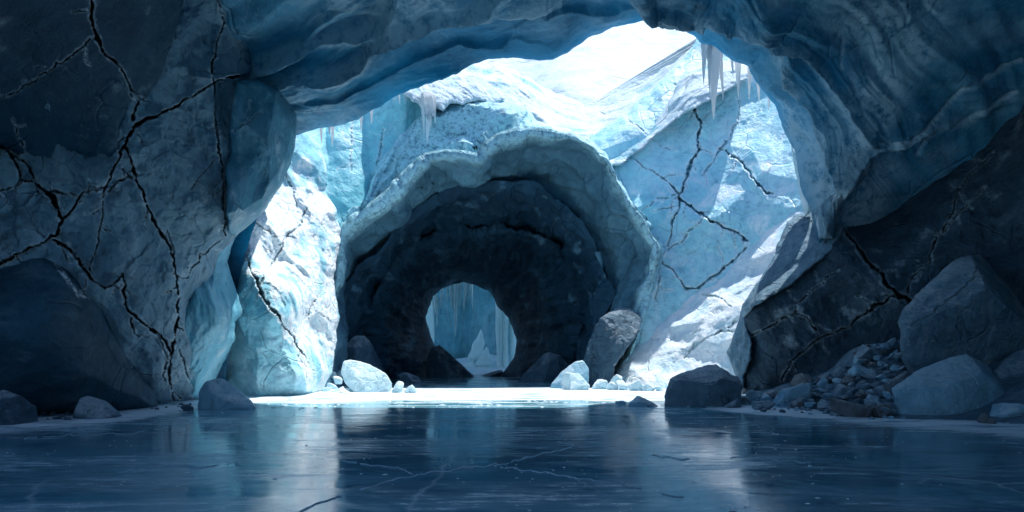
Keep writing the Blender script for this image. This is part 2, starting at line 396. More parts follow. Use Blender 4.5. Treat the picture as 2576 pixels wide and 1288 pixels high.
def lake_mat():
    N = NT('frozen_lake_ice'); co = N('TexCoord').outputs['Object']
    warp = N.noise(co, .25, 4, out=1)
    cw = N('VectorMath', {'operation': 'MULTIPLY_ADD'}, _0=warp, _1=(1.2, 1.2, 0), _2=co).outputs[0]
    deep = N.ramp(N.noise(stretch(N, cw, (.18, .5, 1)), 1, 6, .6), [(.3, (.012, .11, .17)), (.5, (.03, .2, .29)), (.72, (.09, .35, .45))])
    # thin frost dragged across the ice
    f1 = N.noise(stretch(N, cw, (.2, .55, 1)), 1, 10, .72, .8)
    f2 = N.noise(stretch(N, co, (.9, 4.5, 1)), 1, 8, .75)
    fm = N.math('MULTIPLY', N.ramp(f1, [(.44, 0), (.6, 1)]), N.ramp(f2, [(.36, 0), (.6, 1)]))
    # snow blown onto the ice under the open roof and along the shores
    sep = N('SeparateXYZ', Vector=cw); y = sep.outputs[1]
    near = N('MapRange', {'interpolation_type': 'SMOOTHSTEP'}, Value=y, _1=15.0, _2=23.0, _3=0.0, _4=1.0).outputs[0]
    near2 = N('MapRange', {'interpolation_type': 'SMOOTHSTEP'}, Value=y, _1=18.0, _2=28.0, _3=0.0, _4=1.0).outputs[0]
    far = N('MapRange', {'interpolation_type': 'SMOOTHSTEP'}, Value=y, _1=34.0, _2=39.0, _3=1.0, _4=0.0).outputs[0]
    zone = N.math('MULTIPLY', near, far)
    sn = N.math('ADD', N.noise(stretch(N, cw, (.22, 1.1, 1)), 1, 9, .68), N.math('MULTIPLY_ADD', N.math('MULTIPLY', near2, far), .3, -.2))
    snow = N.ramp(sn, [(.47, 0), (.6, 1)])
    fa = N('Attribute', {'attribute_name': 'frost'}).outputs['Fac']
    snow = N.math('MAXIMUM', snow, N.math('MULTIPLY', fa, N.ramp(N.noise(stretch(N, co, (.6, 1.6, 1)), 1, 8, .7), [(.35, .3), (.55, 1)])), clamp=True)
    teal = N.mix(N.math('MULTIPLY', zone, .8), deep, (.05, .34, .44))
    base = N.mix(N.math('MULTIPLY', fm, .8), teal, (.5, .67, .74))
    pa = N.ramp(N.noise(stretch(N, cw, (.07, .16, 1)), 1, 8, .68, .5), [(.44, 0), (.58, 1)])
    pa = N.math('MULTIPLY', pa, N.ramp(N.noise(stretch(N, co, (.8, 2.2, 1)), 1, 8, .75), [(.3, .25), (.6, 1)]))
    base = N.mix(N.math('MULTIPLY', pa, .45), base, (.3, .5, .6))
    # healed fracture lines
    vo = N('TexVoronoi', {'feature': 'DISTANCE_TO_EDGE'}, Vector=stretch(N, cw, (.13, .26, 1)), Scale=1.0).outputs[0]
    ln = N.math('MULTIPLY', N.ramp(vo, [(0, 1), (.0055, 0)]), N.ramp(N.noise(co, .5, 5), [(.38, 0), (.55, .9)]))
    base = N.mix(ln, base, (.5, .64, .72))
    vo2 = N('TexVoronoi', {'feature': 'DISTANCE_TO_EDGE'}, Vector=stretch(N, N('VectorMath', {'operation': 'MULTIPLY_ADD'}, _0=N.noise(co, 1.1, 5, out=1), _1=(.5, .5, 0), _2=cw).outputs[0], (.32, .5, 1), (0, 0, .6)), Scale=1.0).outputs[0]
    ln2 = N.math('MULTIPLY', N.ramp(vo2, [(0, .8), (.007, 0)]), N.ramp(N.noise(co, .33, 5), [(.5, 0), (.6, .9)]))
    base = N.mix(ln2, base, (.5, .64, .72))
    bub = N.math('MULTIPLY', N.ramp(N.noise(stretch(N, co, (4, 9, 1)), 1, 4, .8), [(.68, 0), (.76, 1)]), N.ramp(N.noise(co, .35, 4), [(.5, 0), (.66, .7)]))
    base = N.mix(bub, base, (.55, .68, .75))
    base = N.mix(snow, base, (.78, .85, .9))
    r = N.ramp(N.noise(stretch(N, cw, (.3, 1.2, 1)), 1, 7, .65), [(.3, .02), (.5, .06), (.7, .22)])
    r = N.math('MAXIMUM', r, N.math('MULTIPLY', fm, .42)); r = N.math('MAXIMUM', r, N.math('MULTIPLY', pa, .13)); r = N.math('MAXIMUM', r, N.math('MULTIPLY', snow, .6))
    h = N.math('ADD', N.noise(stretch(N, cw, (.5, 2.2, 1)), 1, 6, .55), N.math('MULTIPLY', N.noise(stretch(N, co, (3, 9, 1)), 1, 5, .6), .12))
    h = N.math('ADD', h, N.math('MULTIPLY', N.math('ADD', fm, snow), .12))
    bm = N('Bump', Height=h, Strength=.05, Distance=.10).outputs[0]
    pr = N('BsdfPrincipled', Base_Color=base, Roughness=r, Normal=bm); pr.inputs['IOR'].default_value = 1.45
    pr.inputs['Specular IOR Level'].default_value = .9
    return N.done(pr.outputs[0])
M['lake'] = lake_mat()

#@@SCENE@@
# ------------------------------------------------------------------ frozen lake
SHORES = [[(-60, 1075, 26), (60, 1066, 22), (200, 1058, 20), (330, 1045, 18), (420, 1030, 16), (520, 1016, 14), (640, 1006, 10), (800, 994, 8)],
          [(800, 992, 8), (900, 990, 7), (1050, 990, 6)], [(1380, 982, 6), (1520, 984, 8), (1680, 990, 10)],
          [(1780, 1022, 10), (1900, 1032, 13), (2050, 1040, 16), (2200, 1055, 20), (2400, 1068, 22), (2620, 1085, 26)]]
xs = np.concatenate([np.linspace(-60, -22, 8), np.linspace(-20, 20, 150), np.linspace(22, 60, 8)])
ys = np.concatenate([np.linspace(-40, 4, 10), np.geomspace(5, 45, 200), np.linspace(46, 130, 10)])
XX, YY = np.meshgrid(xs, ys)
LV = np.column_stack([XX.ravel(), YY.ravel(), np.zeros(XX.size)])
lq = Q2(LV); lf = np.zeros(len(LV))
for s in SHORES:
    dd, _, w = segdist(lq, np.array(s, float), False)
    lf = np.maximum(lf, 1 - sstep(dd, w * .3, w * 1.2 + 1))
lf[(LV[:, 1] < 5) | (LV[:, 1] > 45)] = 0
lake = link('frozen_lake', LV, gridfaces(len(ys), len(xs)), M['lake'], attrs={'frost': lf}, base=np.zeros(3))
tag(lake, 'dark glossy frozen lake with frost streaks filling the cave floor', 'frozen lake', kind='structure')

def seam(pts, w0, seed):
    d = jitter(pts, 5, 30, seed, closed=False, step=3); rr = np.random.RandomState(seed); gy = H * F / (d[:, 1] - HZ)
    g = np.column_stack([(d[:, 0] - CX) / F * gy, gy]); tan = np.gradient(g, axis=0); nr = np.stack([-tan[:, 1], tan[:, 0]], -1); nr /= np.linalg.norm(nr, axis=1)[:, None] + 1e-9
    z = np.column_stack([g * 1.0, np.zeros(len(g))]); ww = .8 * w0 * np.clip(.35 + 1.6 * np.abs(fbm(z, .5, 4, seed)), .12, 1.5) * (fbm(z, .9, 3, seed + 9) > -.22)
    V, fs = [], []
    for i in range(len(g)):
        for k_, (o_, h_) in enumerate(((-1, .003), (0, .014), (1, .003))): V.append((*(g[i] + nr[i] * o_ * ww[i]), h_ if ww[i] > 0 else -.01))
        if i:
            b_ = 3 * i; fs += [[b_ - 3, b_ - 2, b_ + 1, b_], [b_ - 2, b_ - 1, b_ + 2, b_ + 1]]
    link('frost_seam', np.array(V), fs, M['rock_ice'], lake, {'frost': np.ones(len(V)) * .25})
seam([(735, 1300), (804, 1264), (909, 1236), (942, 1223), (975, 1212), (1030, 1200), (1096, 1187), (1174, 1177), (1273, 1168), (1311, 1154), (1394, 1135), (1449, 1124), (1400, 1112)], .028, 71)
seam([(1245, 1174), (1355, 1187), (1433, 1201), (1510, 1212), (1554, 1217), (1640, 1240), (1720, 1252)], .022, 72)
seam([(1040, 1192), (1000, 1178), (940, 1172), (860, 1160)], .014, 73); seam([(60, 1102), (200, 1094), (330, 1090), (420, 1076)], .03, 74)
seam([(1640, 1148), (1760, 1158), (1880, 1152), (2040, 1166)], .024, 75); seam([(300, 1190), (420, 1170), (520, 1176), (610, 1160)], .016, 76)
fl = np.random.RandomState(5); V, fs = [], []
for i in range(900):
    if i < 620: yy = fl.uniform(6.5, 17); xx = (fl.uniform(0, 2576) - CX) / F * yy; r_ = fl.uniform(.006, .022) * (1 + (fl.rand() < .1) * 1.4)
    else: yy = fl.normal(22.6, 1.6); xx = fl.uniform(-8.5, 6.5); r_ = fl.uniform(.02, .09)
    if fbm(np.array([[xx, yy, 0.0]]), 2.6, 3, 8)[0] < -.02: continue
    m_ = fl.randint(5, 8); th_ = np.sort(fl.uniform(0, 6.283, m_)); b_ = len(V)
    for t_ in th_: V.append((xx + r_ * fl.uniform(.6, 1.7) * math.cos(t_), yy + r_ * fl.uniform(.5, 1.2) * math.sin(t_), .004))
    V.append((xx, yy, .006 + r_ * .3))
    for j in range(m_): fs.append([b_ + j, b_ + (j + 1) % m_, b_ + m_])
tag(link('frost_flecks', np.array(V), fs, M['rock_white'], None, {'frost': np.ones(len(V)) * .5}, smooth=False, base=np.zeros(3)), 'scattered frost crumbs and ice chips on the dark lake ice', 'frost', kind='stuff')

# ------------------------------------------------------------------ cave roof: one shell from behind the viewer to the open rim
RIM = [(560, 1010, 27), (575, 900, 27), (600, 700, 27), (660, 500, 27), (715, 370, 26.5), (745, 340, 26), (800, 322, 26), (860, 315, 25.8), (900, 300, 25.6),
       (930, 280, 25), (965, 262, 24.6), (1000, 240, 24.2), (1035, 225, 23.8), (1110, 200, 23.2), (1150, 185, 23.2), (1180, 165, 23.2), (1230, 148, 23.2), (1290, 143, 23.2),
       (1340, 150, 23.2), (1390, 150, 23.2), (1430, 130, 23.2), (1480, 95, 23.2), (1540, 70, 23.2), (1620, 52, 23.2), (1690, 70, 23.6), (1720, 75, 24), (1745, 90, 24.6),
       (1762, 106, 25), (1800, 118, 25.6), (1840, 150, 26.2), (1880, 165, 26.5), (1900, 205, 27), (1950, 265, 27), (1965, 310, 27), (1978, 345, 27.2), (1995, 375, 27.5),
       (2005, 420, 27.5), (2018, 480, 27.5), (2040, 530, 27.5), (2070, 650, 27), (2080, 800, 27), (2090, 1010, 27)]
NT_ = 820
rq = jitter(RIM, 3, 30, 3, closed=False, step=6)
rim3 = resample(P3(rq), NT_)
rqq = Q2(rim3); rd = rim3[:, 1]
cc = np.array([1450.0, 600.0]); rv = rqq - cc
ang = np.arctan2(-rv[:, 1], rv[:, 0])                       # 0 = towards the right wall, pi = the left
low = np.clip(1 - np.sin(np.clip(ang, 0, math.pi)), 0, 1) ** .8
def ring(mul, dtop, dlow):
    d = dtop + (dlow - dtop) * low
    p = P3(np.column_stack([cc + rv * mul, d])); p[:, 2] = np.maximum(p[:, 2], -1.0); return p
o = rim3 - np.array([.5, 0, 4.0]); o[:, 1] = 0; o /= np.linalg.norm(o, axis=1)[:, None]
U1 = rim3 + o * .7 + np.array([0, .5, .1]); U2 = rim3 + o * 2.6 + np.array([0, .7, .5]); U3 = rim3 + o * 6 + np.array([0, -2.5, 1.0])
M1, M2, M3, M4 = ring(1.13, 20.9, 27.2), ring(1.5, 16.8, 27.5), ring(2.4, 12.5, 25), ring(4.6, 8, 13)
B1 = M4.copy(); B1[:, 1] = -12
B2 = B1.copy(); bc = np.array([0, 0, 3.0]); B2[:, [0, 2]] = bc[[0, 2]] + (B1[:, [0, 2]] - bc[[0, 2]]) * .45; B2[:, 1] = -15  # unseen end hole behind the viewer, added to let in fill light
for R_ in (U1, U2, U3, B2): R_[:, 2] = np.maximum(R_[:, 2], -1.0)
G = catmull(np.array([U3, U2, U1, rim3, M1, M2, M3, M4, B1, B2]), [6, 8, 10, 50, 100, 70, 30, 24, 6])
Nn = gridn(G); shp = G.shape
p = G.reshape(-1, 3); nn = Nn.reshape(-1, 3); q = Q2(p)
toward = np.sign(((np.array([0, 10, 4.0]) - p) * nn).sum(1)); nn = nn * toward[:, None]      # into the cave
u = np.repeat(np.arange(shp[0]), shp[1])
act = sstep(u, 24, 70) * .93 + .07
pw = p + np.column_stack([fbm(p, 6, 3, 9), fbm(p, 6, 3, 19), fbm(p, 6, 3, 29)]) * 1.2
tarc = np.tile(np.linspace(0, 1, shp[1]), shp[0]); dist_in = np.repeat(np.concatenate([[0], np.cumsum(np.linalg.norm(np.diff(G, axis=0), axis=2).mean(1))]), shp[1])
flow = np.column_stack([tarc * 46, dist_in, np.zeros(len(u))])
flow = flow + np.column_stack([fbm(flow, 7, 3, 301), fbm(flow, 7, 3, 302), 0 * u]) * 2.2
rdg = fbm(flow, (11, 2.6, 1), 5, 303, gain=.45, ridge=True); rdg2 = fbm(flow, (6, 1.1, 1), 5, 304, ridge=True)
side = sstep(q[:, 0], 1750, 2050)
dz = .55 * fbm(pw, (9, 7, 4.5), 3, 4) + (.38 - .2 * side) * (rdg - .95) + .09 * (rdg2 - .95) + (.22 - .1 * side) * (chisel(pw, (5.5, 4.0, 3.2), 1, 7, ridge=False) + .25)
dz -= .25 
ROOF_FOLDS = [([(560, 215), (640, 176), (772, 114), (900, 96), (972, 52), (1010, -20)], .55, 45),
              ([(600, 250), (720, 205), (850, 178), (905, 150), (945, 85), (990, 48), (1120, 36), (1240, 10), (1330, -30)], .7, 60),
              ([(1330, 60), (1430, 40), (1530, 30), (1600, 8), (1640, -20)], .25, 40),
              ([(2230, 380), (2190, 365), (2160, 330), (2120, 260), (2070, 190), (2020, 140), (1930, 78), (1800, 34), (1660, 12), (1560, -10)], .9, 60),
              ([(2110, 500), (2090, 440), (2062, 370), (2040, 300), (1990, 210), (1960, 150)], .6, 35),
              ([(2440, 300), (2330, 330), (2250, 375), (2190, 400), (2120, 500), (2095, 560)], .8, 60),
              ([(740, 262), (850, 250), (950, 205), (1050, 150), (1150, 110), (1300, 95)], .25, 40)]
vis = (p[:, 1] > 5)
for poly, amp, wd in ROOF_FOLDS:
    pol = jitter(poly, 7, 45, 31, closed=False, step=8)
    e = np.zeros(len(p)); e[vis] = foldfn(q[vis], pol, wd)
    dz = dz + amp * e * (1 - .4 * side)
ck = np.zeros(len(p)); fr = np.zeros(len(p))
for poly, dep in [([(2576, 160, 5), (2500, 195, 4), (2420, 225, 4), (2380, 265, 6), (2330, 310, 3), (2280, 345, 3), (2230, 362, 6), (2190, 352, 3)], .5),
                  ([(2560, 230, 3), (2450, 290, 2), (2330, 355, 2), (2310, 390, 2)], .3), ([(2120, 175, 2), (2116, 158, 4), (2125, 110, 1)], .2),
                  ([(2230, 362, 3), (2180, 300, 2), (2140, 200, 2)], .25)]:
    pol = jitter([(a, b) for a, b, c in poly], 5, 25, 5, closed=False); m = vis & (q[:, 0] > 2000)
    dd, _, w = segdist(q[m], np.column_stack([pol, np.full(len(pol), 3.0)]), False)
    c = 1 - sstep(dd, 1, 6); dz[m] -= c * dep * .35; fr[m] = np.maximum(fr[m], (1 - sstep(dd, 2, 7)))
# crests of the folds frosted paler, painting in their lit edges
for poly, amp, wd in ROOF_FOLDS[:2] + ROOF_FOLDS[3:6]:
    pol = jitter(poly, 7, 45, 31, closed=False, step=8)
    dd = np.full(len(p), 1e9); dd[vis], _, _ = segdist(q[vis], pol, False)
    fr = np.maximum(fr, .55 * (1 - sstep(dd, 1, 26)))
fr = np.maximum(fr, .75 * sstep(rdg2 + .5 * rdg, .95, 1.75) * sstep(fbm(p, 5, 3, 305), -.1, .4))
p = p + nn * (dz * act)[:, None]
p[:, 2] = np.maximum(p[:, 2], -1.2)
rf = gridfaces(shp[0], shp[1]); fc = p[rf].mean(1)
rf = rf[~((fc[:, 1] < 6.0) & (fc[:, 1] > -11) & (fc[:, 0] < 3) & (fc[:, 2] > 6.0) & (np.repeat(np.arange(shp[0] - 1), shp[1] - 1) > 40))]   # unseen side opening added behind the viewer for fill light
roof = link('cave_roof', p, rf, M['roof'], attrs={'frost': fr, 'thin': np.where(u >= 24, np.exp(-np.maximum(dist_in - dist_in[24 * shp[1]], 0) / 1.5), 1.0) * sstep(fbm(p, 4, 4, 306), -.7, .3)}, base=np.zeros(3))
tag(roof, 'dark blue scalloped ice roof arching over the lake to an open rim', 'cave roof', kind='structure')

# ------------------------------------------------------------------ fractured buttress
def d_rock(scale, amp, seed, fine=.25):
    def fn(p, q):
        pw = p + np.column_stack([fbm(p, scale * 1.3, 3, seed), fbm(p, scale * 1.3, 3, seed + 1), fbm(p, scale * 1.3, 3, seed + 2)]) * scale * .18
        return chisel(pw, scale, amp, seed + 3) + chisel(pw, scale * .33, amp * .22, seed + 4, ridge=False) + fine * amp * fbm(p, scale * .5, 6, seed + 5, gain=.55)
    return fn

but = empty('rock_buttress', (-11.0, 20.0, 0))
tag(but, 'towering fractured grey buttress split by black cracks beside the lake', 'rock buttress')
B_CR = [([(228, -20, 14), (232, 45, 12), (238, 85, 8), (262, 130, 8), (300, 165, 7), (322, 195, 6), (330, 230, 5), (345, 262, 8), (338, 300, 12)], 1.3),
        ([(228, 96, 3), (180, 140, 3), (100, 190, 3), (40, 232, 2), (-20, 250, 2)], .5),
        ([(600, 190, 9), (540, 205, 9), (500, 235, 8), (455, 258, 7), (410, 285, 10), (365, 300, 16), (335, 320, 14), (315, 365, 8), (290, 410, 7), (268, 465, 5), (262, 480, 4)], 1.7),
        ([(318, 370, 8), (332, 420, 9), (345, 460, 10), (365, 510, 11), (390, 560, 9), (415, 600, 8), (436, 655, 8), (445, 700, 7), (448, 760, 6), (442, 830, 9), (430, 900, 10)], 1.5),
        ([(545, -20, 4), (562, 60, 4), (548, 110, 5), (530, 170, 9), (540, 230, 5), (541, 300, 5), (550, 380, 7), (562, 420, 8), (563, 470, 6), (562, 540, 5), (568, 590, 4)], 1.0),
        ([(548, 395, 4), (520, 430, 4), (490, 460, 4), (478, 478, 2)], .6),
        ([(-20, 340, 13), (8, 372, 14), (35, 390, 9), (70, 415, 8), (85, 450, 7)], 1.3),
        ([(0, 365, 4), (38, 400, 5), (52, 455, 6), (85, 458, 6), (110, 475, 14), (135, 500, 18), (150, 535, 16), (158, 555, 12), (140, 590, 9), (115, 606, 9), (60, 630, 6), (-20, 680, 6)], 1.6),
        ([(-20, 490, 4), (55, 462, 4)], .6), ([(120, 480, 6), (150, 485, 8), (195, 492, 4)], .7),
        ([(158, 550, 9), (185, 520, 8), (205, 492, 7), (235, 478, 6), (262, 470, 5)], 1.2),
        ([(135, 605, 10), (165, 620, 12), (190, 645, 13), (215, 680, 12), (238, 710, 9), (265, 727, 4), (288, 712, 3), (312, 685, 3)], 1.4),
        ([(262, 480, 4), (255, 560, 4), (238, 640, 4), (225, 680, 6)], .8), ([(310, 425, 5), (330, 452, 5)], .7), ([(268, 482, 4), (300, 455, 5), (330, 448, 4)], .8),
        ([(436, 690, 8), (470, 700, 4), (505, 640, 3), (560, 600, 2)], .7), ([(436, 640, 8), (420, 580, 2)], .4),
        ([(312, 690, 7), (308, 740, 9), (320, 780, 10), (345, 800, 11), (385, 830, 11), (415, 860, 10), (430, 890, 12), (425, 960, 7), (440, 1010, 6)], 1.3),
        ([(330, 800, 8), (335, 840, 9), (350, 850, 3)], .8), ([(390, 835, 4), (420, 900, 5), (410, 980, 5)], .7), ([(450, 880, 5), (470, 940, 5), (500, 1000, 4)], .7)]
B_CTL = [(-150, -150, 13.5), (0, 0, 15.0), (230, 0, 16.8), (460, 0, 20), (640, 0, 22.5), (0, 300, 17.4), (200, 300, 18.6), (330, 310, 19.4), (460, 300, 20.6), (600, 300, 22.6), (740, 300, 25.4),
         (-150, 500, 16.5), (0, 500, 17.6), (200, 500, 19.0), (260, 600, 19.2), (400, 560, 20.4), (560, 520, 22.4), (700, 440, 25), (580, 620, 24.2), (0, 800, 18.5), (250, 800, 19.8), (380, 780, 20.8), (470, 780, 22.4),
         (400, 1000, 22.4), (490, 1010, 25), (0, 1040, 18.8), (620, 480, 24.0), (545, 760, 24.4)]
mass('slab', [(-220, -180), (430, -180), (655, -180), (650, -60), (645, 60), (640, 160), (640, 200), (700, 225), (748, 262), (742, 345), (728, 412), (706, 460), (664, 528), (622, 566), (585, 605),
              (552, 640), (545, 690), (520, 760), (520, 900), (512, 1030), (300, 1045), (-220, 1080)], B_CTL, M['buttress'], but, g=2.6, thick=4, roll=1.3, jit=(4, 35), seed=11,
     disp=d_rock(3.0, 1.1, 21), cracks=B_CR, folds=[([(470, 700), (455, 780), (470, 860), (500, 920), (512, 1000)], .5, 30), ([(640, 180), (545, 200), (470, 190)], .5, 25)],
     frost=lambda p, q, c: .5 * sstep(fbm(p, 1.2, 5, 3), .35, .8))
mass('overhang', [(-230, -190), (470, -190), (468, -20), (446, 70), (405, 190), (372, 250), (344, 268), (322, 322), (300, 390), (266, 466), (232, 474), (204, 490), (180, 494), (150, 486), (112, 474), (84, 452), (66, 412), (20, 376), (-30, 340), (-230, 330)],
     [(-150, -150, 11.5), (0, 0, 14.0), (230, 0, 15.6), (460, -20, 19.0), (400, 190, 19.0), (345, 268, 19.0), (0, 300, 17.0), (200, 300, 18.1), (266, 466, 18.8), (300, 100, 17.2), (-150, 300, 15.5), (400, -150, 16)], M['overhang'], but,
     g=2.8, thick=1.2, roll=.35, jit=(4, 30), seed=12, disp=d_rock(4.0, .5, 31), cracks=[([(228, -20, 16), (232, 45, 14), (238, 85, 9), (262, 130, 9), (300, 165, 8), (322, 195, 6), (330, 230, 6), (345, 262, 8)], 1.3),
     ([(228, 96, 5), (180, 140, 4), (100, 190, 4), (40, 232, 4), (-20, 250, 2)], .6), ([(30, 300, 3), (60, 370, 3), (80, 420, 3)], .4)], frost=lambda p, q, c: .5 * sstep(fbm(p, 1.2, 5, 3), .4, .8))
mass('ice_shoulder', [(596, 205), (640, 196), (700, 222), (749, 261), (744, 347), (730, 413), (708, 462), (666, 530), (624, 568), (590, 596), (576, 585), (570, 540), (572, 470), (566, 420), (580, 385), (578, 330), (584, 270)],
     [(600, 210, 22.0), (740, 265, 25.0), (735, 380, 24.8), (580, 400, 21.6), (575, 560, 22.0), (640, 400, 22.2), (620, 560, 24.0), (690, 300, 23.3), (590, 590, 24)], M['shoulder'], but, g=2.4, thick=2, roll=.28, jit=(3, 30), seed=14,
     disp=lambda p, q: chisel(p, 2.2, 1.2, 161) + .15 * fbm(p, 1.5, 5, 162), cracks=[([(585, 330, 3), (630, 300, 2), (660, 280, 2)], .3)], frost=lambda p, q, c: .5 * sstep(fbm(p, .8, 5, 163), .3, .7))
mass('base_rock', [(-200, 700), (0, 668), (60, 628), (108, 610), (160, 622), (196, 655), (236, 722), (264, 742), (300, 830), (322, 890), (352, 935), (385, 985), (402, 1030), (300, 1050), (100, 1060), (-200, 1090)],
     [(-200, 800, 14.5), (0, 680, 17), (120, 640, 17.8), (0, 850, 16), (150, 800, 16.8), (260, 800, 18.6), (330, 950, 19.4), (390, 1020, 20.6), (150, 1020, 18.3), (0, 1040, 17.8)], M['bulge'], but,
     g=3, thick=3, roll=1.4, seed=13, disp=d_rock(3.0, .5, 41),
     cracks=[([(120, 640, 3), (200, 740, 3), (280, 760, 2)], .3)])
mass('ice_fin', [(592, 590), (580, 625), (572, 655), (582, 694), (597, 738), (612, 782), (592, 812), (590, 858), (564, 905), (545, 950), (520, 970), (510, 1012), (470, 1015), (455, 900), (450, 820), (468, 720), (505, 690), (520, 650), (540, 610)],
     [(551, 661, 24.4), (590, 595, 24.8), (540, 620, 23.9), (600, 770, 25.6), (560, 800, 23.9), (500, 800, 23.0), (460, 830, 22.6), (540, 940, 25.4), (480, 1000, 24.6)], M['fin'], but, g=2.4, thick=3, roll=1.0, jit=(3, 25), seed=15,
     disp=lambda p, q: .25 * fbm(p, (1.2, 1.2, 4), 5, 51, ridge=True) + chisel(p, 1.8, .2, 52),
     frost=lambda p, q, c: sstep(fbm(p, (.8, .8, 3), 4, 5), .3, .7) * .5)

# ------------------------------------------------------------------ sunlit fractured wall
C_CR = [([(780, 500, 2), (760, 560, 5), (715, 605, 6), (690, 650, 6), (655, 712, 6), (648, 722, 8)], .9), ([(600, 620, 5), (625, 660, 9), (650, 720, 10), (690, 785, 8), (735, 850, 5), (785, 930, 3)], 1.2),
        ([(812, 730, 2), (792, 755, 4), (772, 795, 4)], .7), ([(795, 785, 4), (830, 808, 5)], .6), ([(690, 400, 3), (735, 470, 4), (750, 560, 3)], .5), ([(820, 540, 3), (790, 600, 2)], .4),
        ([(640, 560, 3), (690, 590, 4), (740, 600, 3)], .5)]
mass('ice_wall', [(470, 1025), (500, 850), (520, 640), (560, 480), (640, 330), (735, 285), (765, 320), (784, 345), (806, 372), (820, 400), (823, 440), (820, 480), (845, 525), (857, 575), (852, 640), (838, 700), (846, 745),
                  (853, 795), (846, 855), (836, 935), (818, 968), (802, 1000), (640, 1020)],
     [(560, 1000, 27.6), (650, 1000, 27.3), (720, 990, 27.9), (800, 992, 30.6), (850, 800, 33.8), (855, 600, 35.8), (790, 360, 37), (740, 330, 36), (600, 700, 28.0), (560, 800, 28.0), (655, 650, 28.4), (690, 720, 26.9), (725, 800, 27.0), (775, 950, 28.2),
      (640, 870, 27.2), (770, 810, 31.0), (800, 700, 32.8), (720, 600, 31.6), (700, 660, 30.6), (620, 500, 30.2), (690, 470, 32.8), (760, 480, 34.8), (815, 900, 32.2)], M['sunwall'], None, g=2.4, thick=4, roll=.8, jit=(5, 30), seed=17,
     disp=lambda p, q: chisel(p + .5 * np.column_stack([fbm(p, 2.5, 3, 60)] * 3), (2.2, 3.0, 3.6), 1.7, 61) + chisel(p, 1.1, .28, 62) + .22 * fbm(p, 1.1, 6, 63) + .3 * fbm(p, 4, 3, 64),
     cracks=C_CR, frost=lambda p, q, c: sstep(fbm(p, (1.5, 1.5, 2.5), 5, 65) + .55 - 1.15 * ((q[:, 0] - 655 - (q[:, 1] - 650) * .36 + 18 * fbm(p, 1.0, 4, 66) < 0) & (q[:, 1] > 690)) - .5 * (q[:, 1] < 470), .1, .45) * .95)  # frost held off the lower-left chunk, painting in its cyan shade
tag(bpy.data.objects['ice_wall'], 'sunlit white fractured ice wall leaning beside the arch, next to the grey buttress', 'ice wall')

# ------------------------------------------------------------------ blue wall over the arch's shoulder
def dwall(p, q):
    v = .5 * np.abs(np.sin((q[:, 0] + 25 * fbm(p, 5, 3, 70)) / 37.0)) * 1.0
    return v + .5 * chisel(p, (3, 3, 5), 1.0, 71) + .12 * fbm(p, 1.5, 5, 72)
mass('ice_wall', [(690, 290), (760, 200), (880, 190), (1000, 150), (1120, 150), (1180, 185), (1255, 235), (1300, 300), (1150, 400), (1000, 480), (920, 560), (868, 640), (835, 690), (790, 660)],
     [(760, 330, 39.5), (830, 560, 38.6), (950, 400, 41), (1040, 230, 42), (1250, 240, 44), (900, 230, 42), (880, 620, 39), (1100, 400, 43)], M['bluewall'], None, g=2.6, thick=4, roll=.8, jit=(6, 40), seed=23,
     disp=dwall, cracks=[([(890, 290, 2), (886, 350, 3), (880, 430, 2)], .4), ([(965, 330, 2), (952, 400, 3), (930, 480, 4)], .6)],
     frost=lambda p, q, c: np.maximum(sstep(q[:, 1] + 18 * fbm(p, 2, 4, 73) - (262 + (q[:, 0] - 1100) * .02), 0, -30) * (q[:, 0] > 1015), .6 * sstep(fbm(p, (1, 1, 4), 4, 74), .35, .7)))
tag(bpy.data.objects['ice_wall.001'], 'smooth cyan ice wall behind the shoulder of the arch, snow along its top', 'ice wall')

# ------------------------------------------------------------------ tunnel arch
A0b = [(820, 1010, 41), (815, 800, 41), (830, 640, 42), (860, 545, 42), (920, 490, 42), (950, 415, 43), (1000, 345, 43), (1050, 297, 44), (1110, 262, 44), (1170, 248, 45), (1260, 252, 45), (1320, 268, 45), (1350, 300, 45),
       (1390, 326, 45), (1440, 338, 45), (1490, 358, 44), (1535, 395, 43), (1570, 450, 42), (1610, 520, 42), (1650, 575, 42), (1685, 622, 41), (1670, 680, 41), (1650, 760, 41), (1630, 850, 41), (1600, 930, 41), (1580, 1010, 41)]
A0 = [(830, 1010, 37), (835, 800, 37.5), (850, 645, 38), (870, 562, 38), (925, 500, 38.5), (955, 425, 39.2), (1005, 353, 39.8), (1055, 305, 40.2), (1112, 272, 40.5), (1170, 258, 40.8), (1260, 262, 41), (1318, 278, 41), (1345, 310, 41),
      (1385, 334, 41), (1438, 346, 40.8), (1487, 366, 40.5), (1530, 402, 40), (1560, 455, 39.5), (1600, 528, 39), (1640, 585, 38.5), (1668, 628, 38), (1650, 690, 37.5), (1625, 770, 37), (1600, 855, 36.6), (1560, 935, 36.5), (1545, 1010, 36.4)]
A1q = [(838, 1010), (836, 800), (846, 690), (850, 590), (895, 548), (936, 522), (990, 482), (1012, 450), (1040, 422), (1073, 393), (1126, 383), (1179, 391), (1204, 396), (1218, 372), (1252, 344), (1325, 326), (1385, 335), (1445, 348), (1491, 371),
       (1523, 402), (1550, 452), (1584, 512), (1622, 566), (1655, 622), (1640, 690), (1612, 760), (1578, 850), (1550, 930), (1538, 1010)]
def lip(ring_, d0, dd, grow, c=(1230, 900)):
    out_ = []
    for x, y in ring_: out_.append((c[0] + (x - c[0]) * grow, c[1] + (y - c[1]) * grow if y < 1000 else y, d0 + dd))
    return out_
A1b = lip(A1q, 37.4, 1.5, 1.012); A1 = lip(A1q, 37.4, 0, 1.0); A1i = lip(A1q, 37.4, .9, .962)
